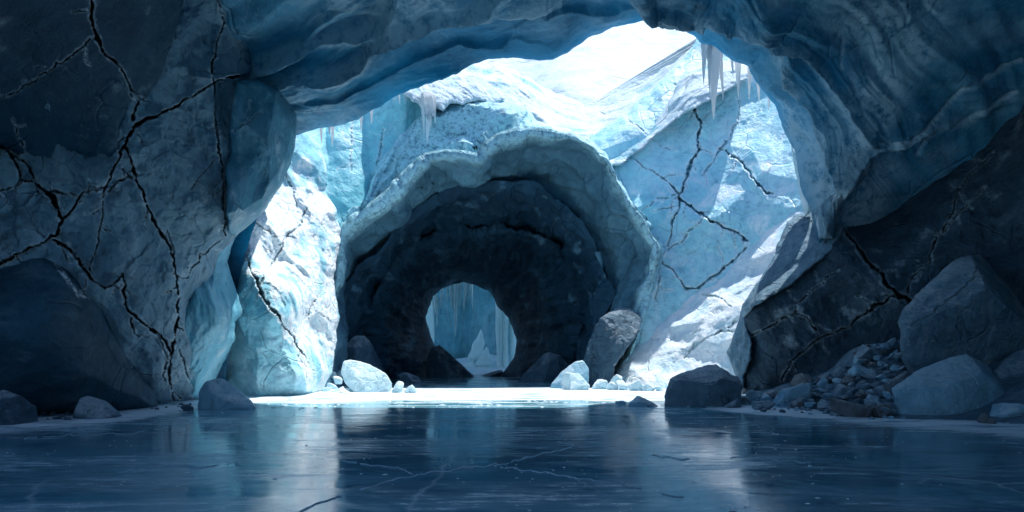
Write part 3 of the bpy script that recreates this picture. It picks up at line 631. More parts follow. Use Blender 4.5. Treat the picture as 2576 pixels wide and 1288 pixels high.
A2q = [(850, 1010), (852, 765), (874, 715), (900, 676), (947, 646), (973, 614), (994, 574), (1022, 547), (1075, 512), (1126, 483), (1186, 466), (1285, 461), (1352, 473), (1391, 502), (1425, 520), (1458, 552), (1491, 604), (1515, 670), (1526, 722), (1512, 800), (1496, 870), (1482, 930), (1475, 1010)]
A2b = lip(A2q, 41.4, .9, 1.008); A2 = lip(A2q, 41.0, 0, .998)
A25 = [(880, 1000, 43.5), (885, 800, 43.5), (908, 720, 43.5), (975, 652, 43.5), (1025, 588, 43.5), (1085, 545, 43.5), (1160, 522, 43.5), (1250, 515, 43.5), (1340, 520, 43.5), (1400, 546, 43.5), (1445, 595, 43.5), (1480, 665, 43.5), (1498, 740, 43.5), (1490, 830, 43.5), (1468, 930, 43.5), (1460, 1000, 43.5)]
A3q = [(930, 990), (925, 800), (942, 740), (985, 662), (1040, 616), (1075, 600), (1150, 578), (1210, 585), (1250, 572), (1345, 592), (1400, 622), (1430, 668), (1460, 715), (1470, 800), (1445, 900), (1430, 990)]
A3b = lip(A3q, 46.6, .8, 1.01); A3 = lip(A3q, 46.0, 0, 1.0)
A4 = [(1010, 975, 52), (1002, 835, 52), (1025, 765, 52), (1080, 695, 52), (1150, 660, 52), (1220, 650, 52), (1290, 668, 52), (1345, 725, 52), (1370, 800, 52), (1362, 880, 52), (1330, 975, 52)]
A5 = [(1128, 965, 57), (1112, 915, 57), (1085, 870, 57), (1063, 800, 57), (1085, 745, 57), (1112, 722, 57), (1160, 706, 57), (1230, 730, 57), (1250, 768, 57), (1280, 796, 57), (1302, 860, 57), (1290, 900, 57), (1266, 945, 57), (1262, 965, 57)]
A6 = [(1100, 975, 60), (1060, 915, 60), (1035, 870, 60), (1020, 790, 60), (1050, 725, 60), (1100, 690, 60), (1160, 670, 60), (1250, 695, 60), (1290, 740, 60), (1330, 790, 60), (1345, 860, 60), (1330, 910, 60), (1300, 950, 60), (1290, 975, 60)]
n = 420
rings = [resample(P3(jitter(r, 3.5, 55, 60 + {2: 3, 5: 6, 8: 9}.get(i, i), closed=False, step=8)), n) for i, r in enumerate((A0b, A0, A1b, A1, A1i, A2b, A2, A25, A3b, A3, A4, A5, A6))]
cnt = [10, 30, 8, 10, 34, 8, 16, 18, 8, 24, 24, 10]
G = catmull(np.array(rings), cnt); Nn = gridn(G); shp = G.shape
p = G.reshape(-1, 3); nn = Nn.reshape(-1, 3)
s = np.sign((nn * (np.array([-.6, 30, 5]) - p)).sum(1)); nn = nn * s[:, None]
u = np.repeat(np.arange(shp[0]), shp[1]).astype(float); tt = np.tile(np.linspace(0, 1, shp[1]), shp[0])
pw = p + np.column_stack([fbm(p, 4, 3, 80), fbm(p, 4, 3, 81), fbm(p, 4, 3, 82)]) * .9
arc = np.column_stack([tt * 60, u / 6.0, np.zeros(len(u))])
w = u / 15.0 + 1.3 * fbm(arc, (7, 9, 1), 4, 83); ter = (w - np.floor(w)); ledge = np.where(ter < .85, ter / .85, (1 - ter) / .15)
amp = np.interp(u, [0, 12, 40, 48, 60, 110, 160, 190], [.15, .3, .25, .15, .45, .5, .3, .1])
dz = amp * (ledge - .5) * .45 * (.5 + sstep(fbm(arc, (9, 7, 1), 3, 84), -.3, .5)) + chisel(pw, (4.2, 3.6, 3.2), .42, 85) + .14 * fbm(p, 1.3, 6, 86) + .4 * fbm(pw, 4.5, 3, 88) + .12 * (fbm(arc + .8 * np.column_stack([fbm(p, 3, 3, 89)] * 3), (7, 1.6, 1), 5, 90, ridge=True) - .6)
dz *= np.interp(u, [0, 8, 20, 165, 190], [.4, .7, 1, 1, .3])
qa = Q2(p); mk = (u > 4) & (u < 110)
for poly, am, wd in [([(905, 530), (960, 470), (985, 425), (1010, 385), (1060, 340), (1130, 300), (1200, 292), (1290, 300)], .5, 30), ([(1262, 400), (1300, 372), (1352, 380), (1430, 400), (1480, 440), (1520, 510), (1560, 600)], .35, 26),
                     ([(930, 590), (1000, 520), (1080, 440), (1150, 418), (1220, 425), (1290, 415), (1340, 430)], .4, 26)]:
    pol = jitter(poly, 9, 40, int(poly[0][0]), closed=False, step=8); dz[mk] += am * foldfn(qa[mk], pol, wd)
ring_ = sstep(u, 95, 125) * (1 - .9 * sstep(u, 150, 188)); dz += ring_ * (.9 * fbm(pw, 6, 3, 91) + .5 * (fbm(np.column_stack([tt * 34, u / 9.0, 0 * u]), (2.2, 3.2, 1), 4, 92, ridge=True) - .8))
p = p + nn * dz[:, None]
cut = sum(cnt[:6]); nA = (cut + 1) * shp[1]
cyan = np.interp(u, [0, 40, 48, 58, 92], [1, 1, .7, .1, -.3]) + .4 * fbm(p, (3, 3, 2), 5, 87); cyan = sstep(cyan, .15, .75)  # pale cyan drops off past the lip, painting shade towards the mouth
tun = empty('ice_tunnel', (0, 37, 0)); tag(tun, 'dark round ice tunnel with layered arched mouth opening at the back of the lake', 'ice tunnel')
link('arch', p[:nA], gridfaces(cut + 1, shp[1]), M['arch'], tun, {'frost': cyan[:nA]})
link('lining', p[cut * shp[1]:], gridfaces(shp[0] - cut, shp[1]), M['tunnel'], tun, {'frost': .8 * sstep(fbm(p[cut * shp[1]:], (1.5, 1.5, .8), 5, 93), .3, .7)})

# ------------------------------------------------------------------ cracked wall, snow ramp, snow slopes
F_CR = [([(1700, 215, 2), (1728, 245, 5), (1745, 275, 11), (1757, 305, 12), (1756, 340, 13), (1757, 375, 14), (1742, 405, 9), (1725, 445, 7), (1716, 478, 8), (1708, 500, 6), (1706, 525, 6), (1690, 560, 4), (1680, 620, 3)], 1.3),
        ([(1757, 310, 4), (1775, 290, 3), (1790, 280, 2)], .6), ([(1575, 298, 2), (1620, 335, 3), (1660, 365, 2), (1700, 378, 2)], .5), ([(1568, 385, 2), (1620, 420, 3), (1660, 440, 4), (1690, 470, 7), (1712, 488, 9)], .8),
        ([(1662, 448, 3), (1700, 440, 3), (1722, 437, 3)], .5), ([(1712, 485, 4), (1690, 492, 4), (1650, 505, 3), (1615, 530, 2)], .6), ([(1708, 500, 9), (1735, 520, 11), (1765, 540, 9), (1800, 560, 8), (1840, 580, 9), (1878, 605, 11)], 1.2),
        ([(1770, 545, 5), (1745, 575, 5), (1710, 610, 4), (1680, 628, 4)], .7), ([(1860, 250, 2), (1855, 310, 3), (1835, 350, 4), (1815, 375, 8), (1790, 410, 4), (1765, 445, 2)], .7),
        ([(1815, 375, 6), (1850, 395, 8), (1880, 425, 8), (1905, 460, 8), (1930, 485, 9), (1950, 490, 6)], .9), ([(1705, 520, 4), (1640, 528, 2)], .3),
        ([(1660, 655, 5), (1700, 690, 6), (1730, 725, 9), (1752, 728, 8), (1790, 700, 9), (1840, 660, 9), (1880, 620, 5)], .9), ([(1660, 640, 4), (1655, 700, 5), (1650, 760, 4)], .8)]
mass('ice_wall', [(1480, 345), (1530, 318), (1600, 262), (1672, 196), (1690, 170), (1740, 120), (1770, 80), (1900, 60), (2030, 180), (2100, 350), (2110, 600), (2030, 800), (1880, 930), (1640, 1000), (1570, 1000), (1590, 850), (1610, 700), (1610, 620), (1540, 480), (1480, 400)],
     [(1500, 350, 43), (1580, 320, 42.5), (1640, 600, 39.4), (1640, 800, 37.6), (1700, 960, 36), (1760, 110, 45), (1800, 400, 40), (1850, 650, 37.4), (2000, 250, 39), (2000, 500, 35.4), (2060, 650, 33), (1680, 230, 43.5), (1750, 560, 38.6)],
     M['crackwall'], None, g=2.4, thick=4, roll=.9, jit=(6, 40), seed=27,
     disp=lambda p, q: chisel(p, (4, 4, 4), .8, 91) + chisel(p, 1.8, .12, 92, ridge=False) + .09 * fbm(p, 1.4, 6, 93, gain=.55) + .35 * fbm(p, 6, 2, 94), cracks=F_CR,
     frost=lambda p, q, c: sstep(fbm(p, (2.2, 2.2, 1.4), 5, 95), .12, .6) * .75)
tag(bpy.data.objects['ice_wall.002'], 'tall pale blue ice wall crazed with long dark cracks above the snowy ramp', 'ice wall')

G_CR = [([(1840, 770, 4), (1800, 745, 7), (1770, 738, 5)], .5), ([(1870, 800, 4), (1790, 845, 6), (1750, 870, 8), (1720, 900, 3)], .5), ([(1760, 830, 3), (1720, 860, 2)], .3), ([(1850, 830, 5), (1810, 835, 6)], .4)]
mass('snow_ramp', [(2030, 455), (2100, 560), (2010, 800), (1930, 1005), (1760, 1000), (1640, 1000), (1530, 985), (1545, 945), (1560, 915), (1592, 880), (1605, 850), (1640, 815), (1690, 765), (1722, 742), (1790, 712), (1850, 655), (1890, 612), (1925, 575), (1985, 520)],
     [(1550, 975, 35.5), (1640, 985, 34.2), (1900, 990, 30.5), (1600, 880, 37.2), (1700, 850, 36.2), (1700, 765, 38), (1850, 660, 37.4), (2010, 490, 36), (1860, 800, 33.8), (1750, 960, 33.6), (1760, 800, 36), (1960, 600, 35), (2050, 600, 33)],
     M['ramp'], None, g=2.4, thick=3, roll=.5, jit=(6, 35), seed=29,
     disp=lambda p, q: chisel(p, (2.6, 2.6, 1.6), .55, 101) + .18 * fbm(p, 1.4, 6, 102) + .3 * fbm(p, 4, 2, 103), cracks=G_CR, frost=lambda p, q, c: sstep(fbm(p, 1.5, 4, 104), -.2, .2) * (c < .3))
tag(bpy.data.objects['snow_ramp'], 'snow covered ramp of broken ice sloping from the cracked wall to the lake', 'snow', kind='structure')

mass('snow_slope', [(1000, 300), (1060, 205), (1150, 150), (1290, 175), (1400, 235), (1470, 262), (1560, 232), (1640, 190), (1720, 140), (1790, 70), (1900, 60), (1880, 200), (1700, 300), (1560, 420), (1400, 420), (1150, 380)],
     [(1040, 230, 43.5), (1150, 200, 47), (1250, 240, 46.5), (1360, 320, 46), (1480, 345, 46), (1420, 240, 55), (1560, 232, 54), (1560, 320, 46.5), (1680, 200, 47), (1760, 105, 49), (1660, 185, 52), (1850, 100, 47), (1150, 350, 46)],
     M['snow'], None, g=2.6, thick=6, roll=.6, jit=(6, 40), seed=33, disp=lambda p, q: chisel(p, (4, 5, 3), 1.5, 111) + chisel(p, 1.6, .35, 115) + .35 * fbm(p, 2.2, 6, 112) + .4 * fbm(p, 7, 3, 113),
     frost=lambda p, q, c: sstep(fbm(p, (3, 3, 1.5), 5, 114), .22, .5))
tag(bpy.data.objects['snow_slope'], 'bright snow slope above the arch under the open roof', 'snow', kind='structure')
mass('snow_hill', [(900, 330), (1000, 60), (1300, -120), (1700, -160), (2000, -100), (2050, 200), (1700, 420), (1200, 420)],
     [(1000, 300, 66), (1150, 200, 74), (1300, 180, 78), (1430, 240, 66), (1600, 200, 70), (1500, 80, 92), (1650, 40, 105), (1750, 100, 88), (1950, 100, 80), (1400, 380, 60), (1700, -150, 130)],
     M['farsnow'], None, g=5, thick=8, roll=1, jit=(6, 60), seed=35, disp=lambda p, q: chisel(p, 14, 2.6, 121) + chisel(p, 5, .7, 125) + .7 * fbm(p, 6, 5, 122) + 1.2 * fbm(p, 20, 2, 123), frost=lambda p, q, c: .6 * sstep(fbm(p, (6, 6, 2), 5, 124), .5, .7))
tag(bpy.data.objects['snow_hill'], 'distant snowy hillside seen through the open roof', 'snow hill', kind='structure')

mass('snow_cornice', [(1012, 236), (1030, 214), (1062, 204), (1120, 192), (1180, 186), (1225, 205), (1262, 236), (1272, 250), (1238, 262), (1200, 254), (1160, 262), (1130, 264), (1112, 282), (1098, 272), (1090, 296), (1080, 282), (1074, 300), (1064, 276), (1052, 262), (1040, 258), (1030, 246)],
     [(1020, 230, 38.4), (1070, 280, 38.4), (1120, 250, 39.0), (1180, 200, 41), (1262, 245, 41.5), (1100, 195, 40.6)], M['snow'], None, g=1.6, thick=3, roll=.5, jit=(4, 18), seed=34,
     disp=lambda p, q: chisel(p, 1.3, .3, 115) + .16 * fbm(p, (.6, .6, 1.4), 5, 116), frost=lambda p, q, c: .5 * sstep(fbm(p, (.8, .8, 2), 4, 117), .2, .5))
tag(bpy.data.objects['snow_cornice'], 'small snow cornice draped over the shoulder of the arch, fringed with icicles', 'snow cornice')
mass('ice_curtain', [(1990, 366), (2006, 388), (2036, 420), (2052, 450), (2050, 492), (2044, 530), (2026, 545), (2014, 500), (2004, 450), (1996, 410)], [(1992, 370, 28.9), (2050, 450, 28.4), (2030, 540, 28.8), (2005, 450, 29.0)], M['rock_white'], None, g=1.6, thick=.6, roll=.3, jit=(2, 15), seed=36,
     disp=lambda p, q: .12 * fbm(p, (.5, .5, 2.5), 4, 118, ridge=True))
tag(bpy.data.objects['ice_curtain'], 'thin bright cyan ice curtain hanging where the rim meets the black rock', 'ice curtain')
mass('ice_rib', [(2168, 326), (2196, 352), (2216, 378), (2212, 405), (2188, 432), (2152, 474), (2122, 505), (2104, 545), (2096, 600), (2060, 600), (2050, 540), (2066, 512), (2082, 490), (2108, 446), (2136, 392), (2152, 352)],
     [(2170, 330, 26.6), (2212, 390, 26.2), (2140, 440, 26.0), (2066, 512, 26.8), (2090, 560, 26.4)], M['buttress'], None, g=2.0, thick=2, roll=.5, jit=(3, 20), seed=38, disp=lambda p, q: .14 * fbm(p, (.6, .6, 2.4), 5, 119, ridge=True),
     frost=lambda p, q, c: .8 * sstep(fbm(p, (.4, .4, 1.8), 4, 120), .0, .5))
tag(bpy.data.objects['ice_rib'], 'pale striated rib of ice slanting from the blue roof fold to the black rock', 'ice rib')

# ------------------------------------------------------------------ dark rock slab
H_CR = [([(2085, 520, 5), (2120, 548, 9), (2130, 590, 9), (2160, 625, 9), (2180, 660, 10), (2215, 690, 13), (2250, 735, 18), (2290, 765, 16)], 1.3), ([(2280, 735, 8), (2300, 690, 5), (2340, 660, 3)], .7),
        ([(2250, 745, 9), (2200, 770, 10), (2160, 800, 8), (2110, 835, 5), (2060, 850, 5), (2030, 880, 5), (1990, 910, 4), (1965, 960, 4)], .9), ([(2060, 845, 4), (2030, 800, 5), (2000, 785, 4), (1950, 815, 4), (1890, 845, 4)], .7),
        ([(2000, 785, 4), (2010, 760, 4), (2045, 730, 4), (2110, 680, 2)], .6), ([(2500, 380, 3), (2440, 440, 4), (2410, 480, 5), (2395, 540, 5), (2350, 610, 6), (2340, 660, 5)], .8), ([(2480, 470, 3), (2410, 540, 3), (2370, 590, 3)], .4)]
slab = empty('rock_slab', (13, 25, 0)); tag(slab, 'huge black cracked rock leaning against the blue ice, lit grey along its upper edge', 'rock')
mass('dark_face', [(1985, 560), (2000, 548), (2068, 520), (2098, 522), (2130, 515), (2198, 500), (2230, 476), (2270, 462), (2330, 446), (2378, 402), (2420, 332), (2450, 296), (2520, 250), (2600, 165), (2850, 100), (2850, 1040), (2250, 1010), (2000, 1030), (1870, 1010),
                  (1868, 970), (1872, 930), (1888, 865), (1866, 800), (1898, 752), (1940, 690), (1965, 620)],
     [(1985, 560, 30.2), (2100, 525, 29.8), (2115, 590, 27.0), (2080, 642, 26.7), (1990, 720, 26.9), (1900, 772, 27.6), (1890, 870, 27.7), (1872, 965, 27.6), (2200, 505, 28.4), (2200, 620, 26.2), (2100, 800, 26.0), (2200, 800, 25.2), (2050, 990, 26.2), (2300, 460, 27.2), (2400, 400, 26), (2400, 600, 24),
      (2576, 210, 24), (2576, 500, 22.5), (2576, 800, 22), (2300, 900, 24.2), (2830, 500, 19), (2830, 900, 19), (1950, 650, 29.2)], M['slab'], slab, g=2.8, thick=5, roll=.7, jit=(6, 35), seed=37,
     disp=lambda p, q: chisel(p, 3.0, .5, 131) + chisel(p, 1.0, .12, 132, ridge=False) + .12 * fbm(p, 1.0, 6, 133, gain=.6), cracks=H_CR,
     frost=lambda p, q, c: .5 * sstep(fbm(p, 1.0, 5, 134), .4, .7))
mass('lit_facet', [(1981, 556), (2000, 543), (2068, 516), (2110, 530), (2122, 560), (2118, 592), (2084, 640), (2040, 672), (1992, 716), (1930, 752), (1896, 772), (1872, 800), (1892, 862), (1888, 905), (1872, 945), (1872, 980), (1850, 945), (1827, 886), (1843, 850), (1860, 800), (1868, 765), (1900, 718), (1940, 660), (1960, 606)],
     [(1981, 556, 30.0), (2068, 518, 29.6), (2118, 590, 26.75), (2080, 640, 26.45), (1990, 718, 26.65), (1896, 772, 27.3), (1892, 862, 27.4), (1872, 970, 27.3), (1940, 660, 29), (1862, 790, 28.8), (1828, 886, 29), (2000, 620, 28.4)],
     M['slabtop'], slab, g=2.0, thick=1.2, roll=.25, jit=(3, 25), seed=39, disp=lambda p, q: chisel(p, 1.6, .22, 141) + .08 * fbm(p, (.6, .6, 1.2), 6, 142, ridge=True))  # the facet's lit look is put into a paler rock colour

# ------------------------------------------------------------------ shore of rubble
SH = [(1850, 1012, 23.6), (2000, 1030, 20.4), (2100, 1050, 17.8), (2300, 1064, 16.3), (2576, 1076, 15.2), (2850, 1095, 13.7), (1900, 985, 26.4), (2000, 965, 25.4), (2150, 885, 24.6), (2250, 850, 24.4), (2576, 900, 19.6), (2850, 900, 18), (2200, 960, 21.6), (2400, 990, 18.8), (2080, 1000, 21.6)]
mass('shore_ground', [(1800, 1030), (1850, 1000), (1890, 980), (1960, 955), (2060, 930), (2130, 885), (2180, 850), (2260, 838), (2400, 830), (2850, 820), (2850, 1130), (2576, 1080), (2300, 1068), (2100, 1058), (1990, 1040), (1880, 1034)], [(x, y, d + .55) for x, y, d in SH], M['rock'], None,
     g=3, thick=2, roll=.1, jit=(5, 30), seed=43, disp=lambda p, q: .1 * fbm(p, .8, 6, 151) + chisel(p, .6, .14, 152) + chisel(p, .22, .06, 153))
tag(bpy.data.objects['shore_ground'], 'sloping gravel shore under the black rock', 'shore', kind='structure')
shore_d = tps(SH)

# ------------------------------------------------------------------ boulders
def ico(sub):
    bm = bmesh.new(); bmesh.ops.create_icosphere(bm, subdivisions=sub, radius=1)
    v = np.array([x.co[:] for x in bm.verts]); f = [[a.index for a in x.verts] for x in bm.faces]; bm.free(); return v, f
ICO = {k: ico(k) for k in (3, 4, 5, 6)}
def hull_planes(pts):
    bm = bmesh.new()
    for a in pts: bm.verts.new(a)
    bmesh.ops.convex_hull(bm, input=bm.verts); bm.normal_update()
    c = np.mean([v.co[:] for v in bm.verts if v.link_faces], 0); out = []
    for f in bm.faces:
        nrm = np.array(f.normal); d = nrm @ (np.array(f.verts[0].co) - c)
        if d < 0: nrm, d = -nrm, -d
        out.append((nrm, max(d, .02)))
    bm.free(); return out
def rand_planes(rnd, n=15, flat=.55):
    out = [(np.array([0, 0, -1.0]), flat)]
    for k in range(n):
        v = np.array([rnd.gauss(0, 1), rnd.gauss(0, 1), rnd.gauss(0, 1)]); v /= np.linalg.norm(v); out.append((v, rnd.uniform(.62, 1.0)))
    return out
def boulder(box, base_d, mat, label, cat='boulder', group=None, pts=None, seed=0, sub=5, rough=.055, k=70, name='boulder', deep=.85, sink=.06):
    """box: outline limits in the photo; pts: corner points (across 0..1, depth 0..1, up 0..1)"""
    rnd = random.Random(seed * 77 + 5)
    x0, y0, x1, y1 = box; w = (x1 - x0) / F * base_d; h = (y1 - y0) / F * base_d
    sx, sy, sz = w, w * deep, h
    pl = hull_planes([((a - .5) * sx, (b - .5) * sy, c * sz) for a, b, c in pts]) if pts else None
    v, f = ICO[sub]
    if pl is None: pl = rand_planes(rnd)
    ref = np.mean([d for _, d in pl])
    r = np.zeros(len(v))
    for nrm, d in pl:
        r += np.exp(-k * np.minimum(d / np.maximum(v @ nrm, 1e-3), 50 * ref) / ref)
    r = -np.log(np.maximum(r, 1e-300)) / k * ref
    p = v * r[:, None]
    sc_ = np.abs(p).max()
    p = p * (1 + rough * 1.0 * fbm(p / sc_ + seed * 3.1, .55, 6, seed % 50))[:, None]
    p = p + v * (rough * .8 * sc_ * chisel(p / sc_ + seed, .45, 1.0, seed % 40, ridge=False))[:, None]
    # fit to the outline limits at that distance
    p = (p - (p.max(0) + p.min(0)) / 2) / (p.max(0) - p.min(0)) * np.array([sx, sy, sz * (1 + sink)])
    yc = base_d + sy * .35
    p[:, 1] += yc; p[:, 2] += sz / 2; p[:, 0] += ((x0 + x1) / 2 - CX) / F * yc
    zb = H + (HZ - y1) / F * base_d
    p[:, 2] += zb - p[:, 2].min()
    for _ in range(6):
        qq = Q2(p); cx = (p[:, 0].max() + p[:, 0].min()) / 2; zm = p[:, 2].min()
        p[:, 0] = cx + (p[:, 0] - cx) * (x1 - x0) / (np.ptp(qq[:, 0]))
        qq = Q2(p); p[:, 0] += ((x0 + x1) / 2 - (qq[:, 0].max() + qq[:, 0].min()) / 2) / F * yc
        qq = Q2(p); top = qq[:, 1].min(); kz = (HZ - y0) / F * yc + H - zb; kt = (HZ - top) / F * yc + H - zb
        p[:, 2] = zb + (p[:, 2] - zb) * max(.2, min(4, kz / max(kt, .05)))
    p[:, 2] -= sink * sz
    o = link(name, p, f, mat, attrs={'frost': np.zeros(len(p))})
    nz = np.empty(len(p) * 3, np.float32); o.data.vertices.foreach_get('normal', nz)
    fz = .7 * sstep(nz.reshape(-1, 3)[:, 2] + .35 * fbm(p, .5, 4, seed % 60), .35, .9)             # frost pales the upper faces, painting in their lit tops
    o.data.attributes['frost'].data.foreach_set('value', fz.astype(np.float32))
    tag(o, label, cat, group); return o
gd = lambda y: H * F / (y - HZ)
boulder((-40, 975, 97, 1068), gd(1068), M['rock_dark'], 'rounded dark boulder cut by the picture edge beside the lake', seed=1, pts=[(0, 0, 0), (0, 1, 0), (1, 0, 0), (1, .8, 0), (.95, .3, .45), (.75, .4, .85), (.3, .3, 1), (.0, .5, 1), (.9, .8, .5), (.0, 0, .7), (.5, .1, .75)])
boulder((182, 992, 307, 1053), gd(1053), M['rock'], 'low wedge shaped grey boulder lying at the foot of the buttress', seed=2, pts=[(0, .3, 0), (.05, .9, 0), (.05, .3, .45), (.12, .4, .95), (.2, .5, 1), (.5, .4, .85), (.75, .35, .6), (1, .3, .1), (.97, .6, .2), (.5, .05, .0), (.85, 0, 0), (.2, .05, .3), (.8, .95, 0), (.4, .95, .7)])
boulder((497, 947, 648, 1032), gd(1030), M['rock_ice'], 'blue ice coated boulder with a peaked top in front of the cyan fin', seed=3, pts=[(0, .3, 0), (0, .8, 0), (.02, .3, .55), (.12, .35, .92), (.25, .5, 1), (.4, .4, .99), (.52, .35, .8), (.75, .3, .58), (.95, .3, .2), (1, .3, 0), (.45, 0, 0), (.35, .05, .55), (.8, .05, .15), (.8, 1, 0), (.3, 1, .7)])
boulder((453, 1016, 488, 1036), gd(1034), M['rock_dark'], 'small dark rock touching the blue ice coated boulder', 'rock', seed=4, sub=4, name='rock')
boulder((858, 900, 986, 986), gd(986), M['rock_white'], 'bright white ice block lying sunlit beside the tunnel mouth', 'ice block', seed=5, name='ice_block', pts=[(0, .4, .65), (.02, .5, .95), (.12, .5, 1), (.3, .4, .98), (.6, .35, .85), (.85, .3, .62), (1, .35, .3), (.95, .4, .02), (.6, .0, 0), (.35, .05, .02), (.12, .2, .3), (.1, .7, .2), (.9, .9, 0), (.3, 1, .7), (.35, .1, .5), (.02, .9, .5)])
boulder((984, 956, 1016, 989), gd(988), M['rock_white'], 'small cyan stone against the end of the bright ice block', 'ice block', seed=6, sub=4, name='ice_block')
boulder((1014, 966, 1051, 989), gd(988.5), M['rock_white'], 'flat little ice stone farthest out from the bright ice block', 'ice block', seed=7, sub=4, name='ice_block')
boulder((852, 838, 968, 935), 39.0, M['rock_dark'], 'big dark boulder just inside the tunnel mouth behind the bright ice block', seed=8, pts=[(0, .3, 0), (0, .3, .45), (.15, .3, .75), (.35, .4, 1), (.62, .4, .98), (.75, .35, .85), (.85, .3, .5), (1, .3, 0), (.5, 0, 0), (.45, .1, .6), (.5, 1, .8), (1, 1, 0), (0, 1, 0)])
boulder((998, 934, 1062, 977), 40.0, M['rock_dark'], 'dark rock on the tunnel floor beyond the small stones', seed=9, sub=4)
boulder((1072, 862, 1196, 952), 52.0, M['rock_dark'], 'black mound of rock against the tunnel wall below the far icicles', seed=10, pts=[(0, .4, 0), (0, .5, .6), (.1, .5, .95), (.25, .5, 1), (.5, .5, .7), (.75, .4, .35), (1, .4, 0), (.5, 0, 0), (.5, 1, .3), (1, 1, 0), (0, 1, .5)])
boulder((1210, 929, 1266, 951), 56.0, M['rock_dark'], 'low black rock at the far end of the tunnel', seed=11, sub=4)
boulder((1296, 880, 1440, 966), 43.0, M['rock_dark'], 'broad dark mound of rock inside the tunnel below its far opening', seed=12, deep=.6, pts=[(0, .4, 0), (.05, .4, .15), (.25, .4, .45), (.45, .4, .85), (.58, .4, 1), (.78, .4, .9), (.95, .4, .6), (1, .4, 0), (.5, 0, 0), (.55, .1, .6), (1, 1, 0), (0, 1, 0)])
boulder((1384, 902, 1482, 977), gd(977), M['rock_ice'], 'teal ice slab tilted up among white stones by the arch foot', 'ice block', seed=14, name='ice_block', pts=[(0, .3, 0), (.02, .3, .2), (.3, .4, .6), (.65, .5, .97), (.85, .5, 1), (1, .5, .75), (.9, .4, .5), (.7, .3, .25), (.7, .0, 0), (.3, 0, 0), (.35, .1, .35), (1, 1, 0), (.1, 1, 0), (.95, .3, 0)])
boulder((1412, 934, 1484, 980), gd(981), M['rock_white'], 'white ice block in front of the tilted teal slab', 'ice block', seed=15, name='ice_block')
for i, b in enumerate([(1476, 945, 1500, 972), (1488, 952, 1530, 979), (1525, 958, 1556, 981), (1550, 955, 1582, 982), (1578, 952, 1622, 983), (1615, 962, 1650, 984), (1536, 940, 1566, 965), (1645, 970, 1668, 984)]):
    boulder(b, gd(b[3]) if i != 6 else 34, M['rock_white'], 'white stone in the row along the foot of the snowy ramp', 'stone', 'white stones along the foot of the ramp', seed=20 + i, sub=4, name='stone')
for i, b in enumerate([(820, 960, 850, 985), (838, 944, 862, 966), (806, 972, 834, 992), (832, 970, 866, 993), (845, 978, 890, 995), (826, 932, 848, 952), (846, 930, 866, 948), (866, 974, 894, 990)]):
    boulder(b, [33, 34, 31, 30, 29, 35, 36, 31][i], M['rock_white'], 'white stone in the heap between the sunlit wall and the bright ice block', 'stone', 'white stones heaped at the foot of the sunlit wall', seed=30 + i, sub=4, name='stone')
boulder((1580, 994, 1656, 1024), gd(1023), M['rock_ice'], 'small peaked blue rock frozen into the open lake', 'rock', seed=40, name='rock', pts=[(0, .4, 0), (.02, .4, .4), (.3, .5, 1), (.42, .5, .95), (.8, .4, .4), (1, .4, 0), (.45, 0, 0), (.35, .1, .5), (.5, 1, 0)])
boulder((1547, 1007, 1576, 1017), gd(1016), M['rock_ice'], 'tiny flat stone beside the peaked blue rock on the lake', 'rock', seed=41, sub=4, name='rock')
R_ = [((1875, 978, 1926, 1014), 'rock_ice', 'pale rounded stone right beside the large flat topped boulder'), ((1891, 1006, 1952, 1031), 'rock', 'low grey stone at the water edge below the pale rounded stone'),
      ((1815, 1002, 1866, 1026), 'rock', 'brownish grey stone in front of the flat topped boulder'), ((1940, 957, 2042, 1022), 'rock_ice', 'angular blue grey boulder in the rubble, largest between the black slab and shore'),
      ((1988, 936, 2050, 977), 'rock_brown', 'brown rounded rock resting behind the angular blue grey boulder'), ((1998, 998, 2040, 1023), 'rock', 'small stone leaning on the base of the angular boulder'),
      ((2046, 1002, 2098, 1029), 'rock', 'smooth low stone between the angular boulder and the dark brown wedge'), ((2082, 997, 2200, 1050), 'rock_brown', 'dark brown wedge rock standing on the frosted shore edge'),
      ((2184, 1006, 2216, 1040), 'rock', 'small stone tucked against the dark brown wedge rock'), ((2130, 957, 2226, 1001), 'rock_dark', 'dark tilted slab in the middle of the rubble slope'),
      ((2222, 930, 2298, 994), 'rock_brown', 'brown boulder behind the biggest blue block'), ((2486, 1010, 2596, 1060), 'rock_ice', 'rounded blue stone in front of the biggest block, at the picture edge'),
      ((2456, 1036, 2508, 1066), 'rock_brown', 'small brown stone tucked under the corner of the biggest block'), ((2147, 864, 2208, 900), 'rock', 'flat pale stone at the top of the rubble slope'),
      ((2094, 918, 2128, 948), 'rock', 'upright oval stone against the black slab on the rubble slope'), ((2054, 946, 2084, 976), 'rock_ice', 'pale blue cube shaped stone near the brown rounded rock')]
for i, (b, m, l) in enumerate(R_):
    cx, y1 = (b[0] + b[2]) / 2, b[3]
    d = min(gd(y1), 60) if y1 > 1000 else float(shore_d(np.array([[cx, y1 - 4.0]]))[0]) - .3
    boulder(b, d, M[m], l, 'stone' if 'stone' in l else 'boulder', seed=50 + i, sub=5 if b[2] - b[0] > 60 else 4, name='stone' if 'stone' in l else 'boulder')

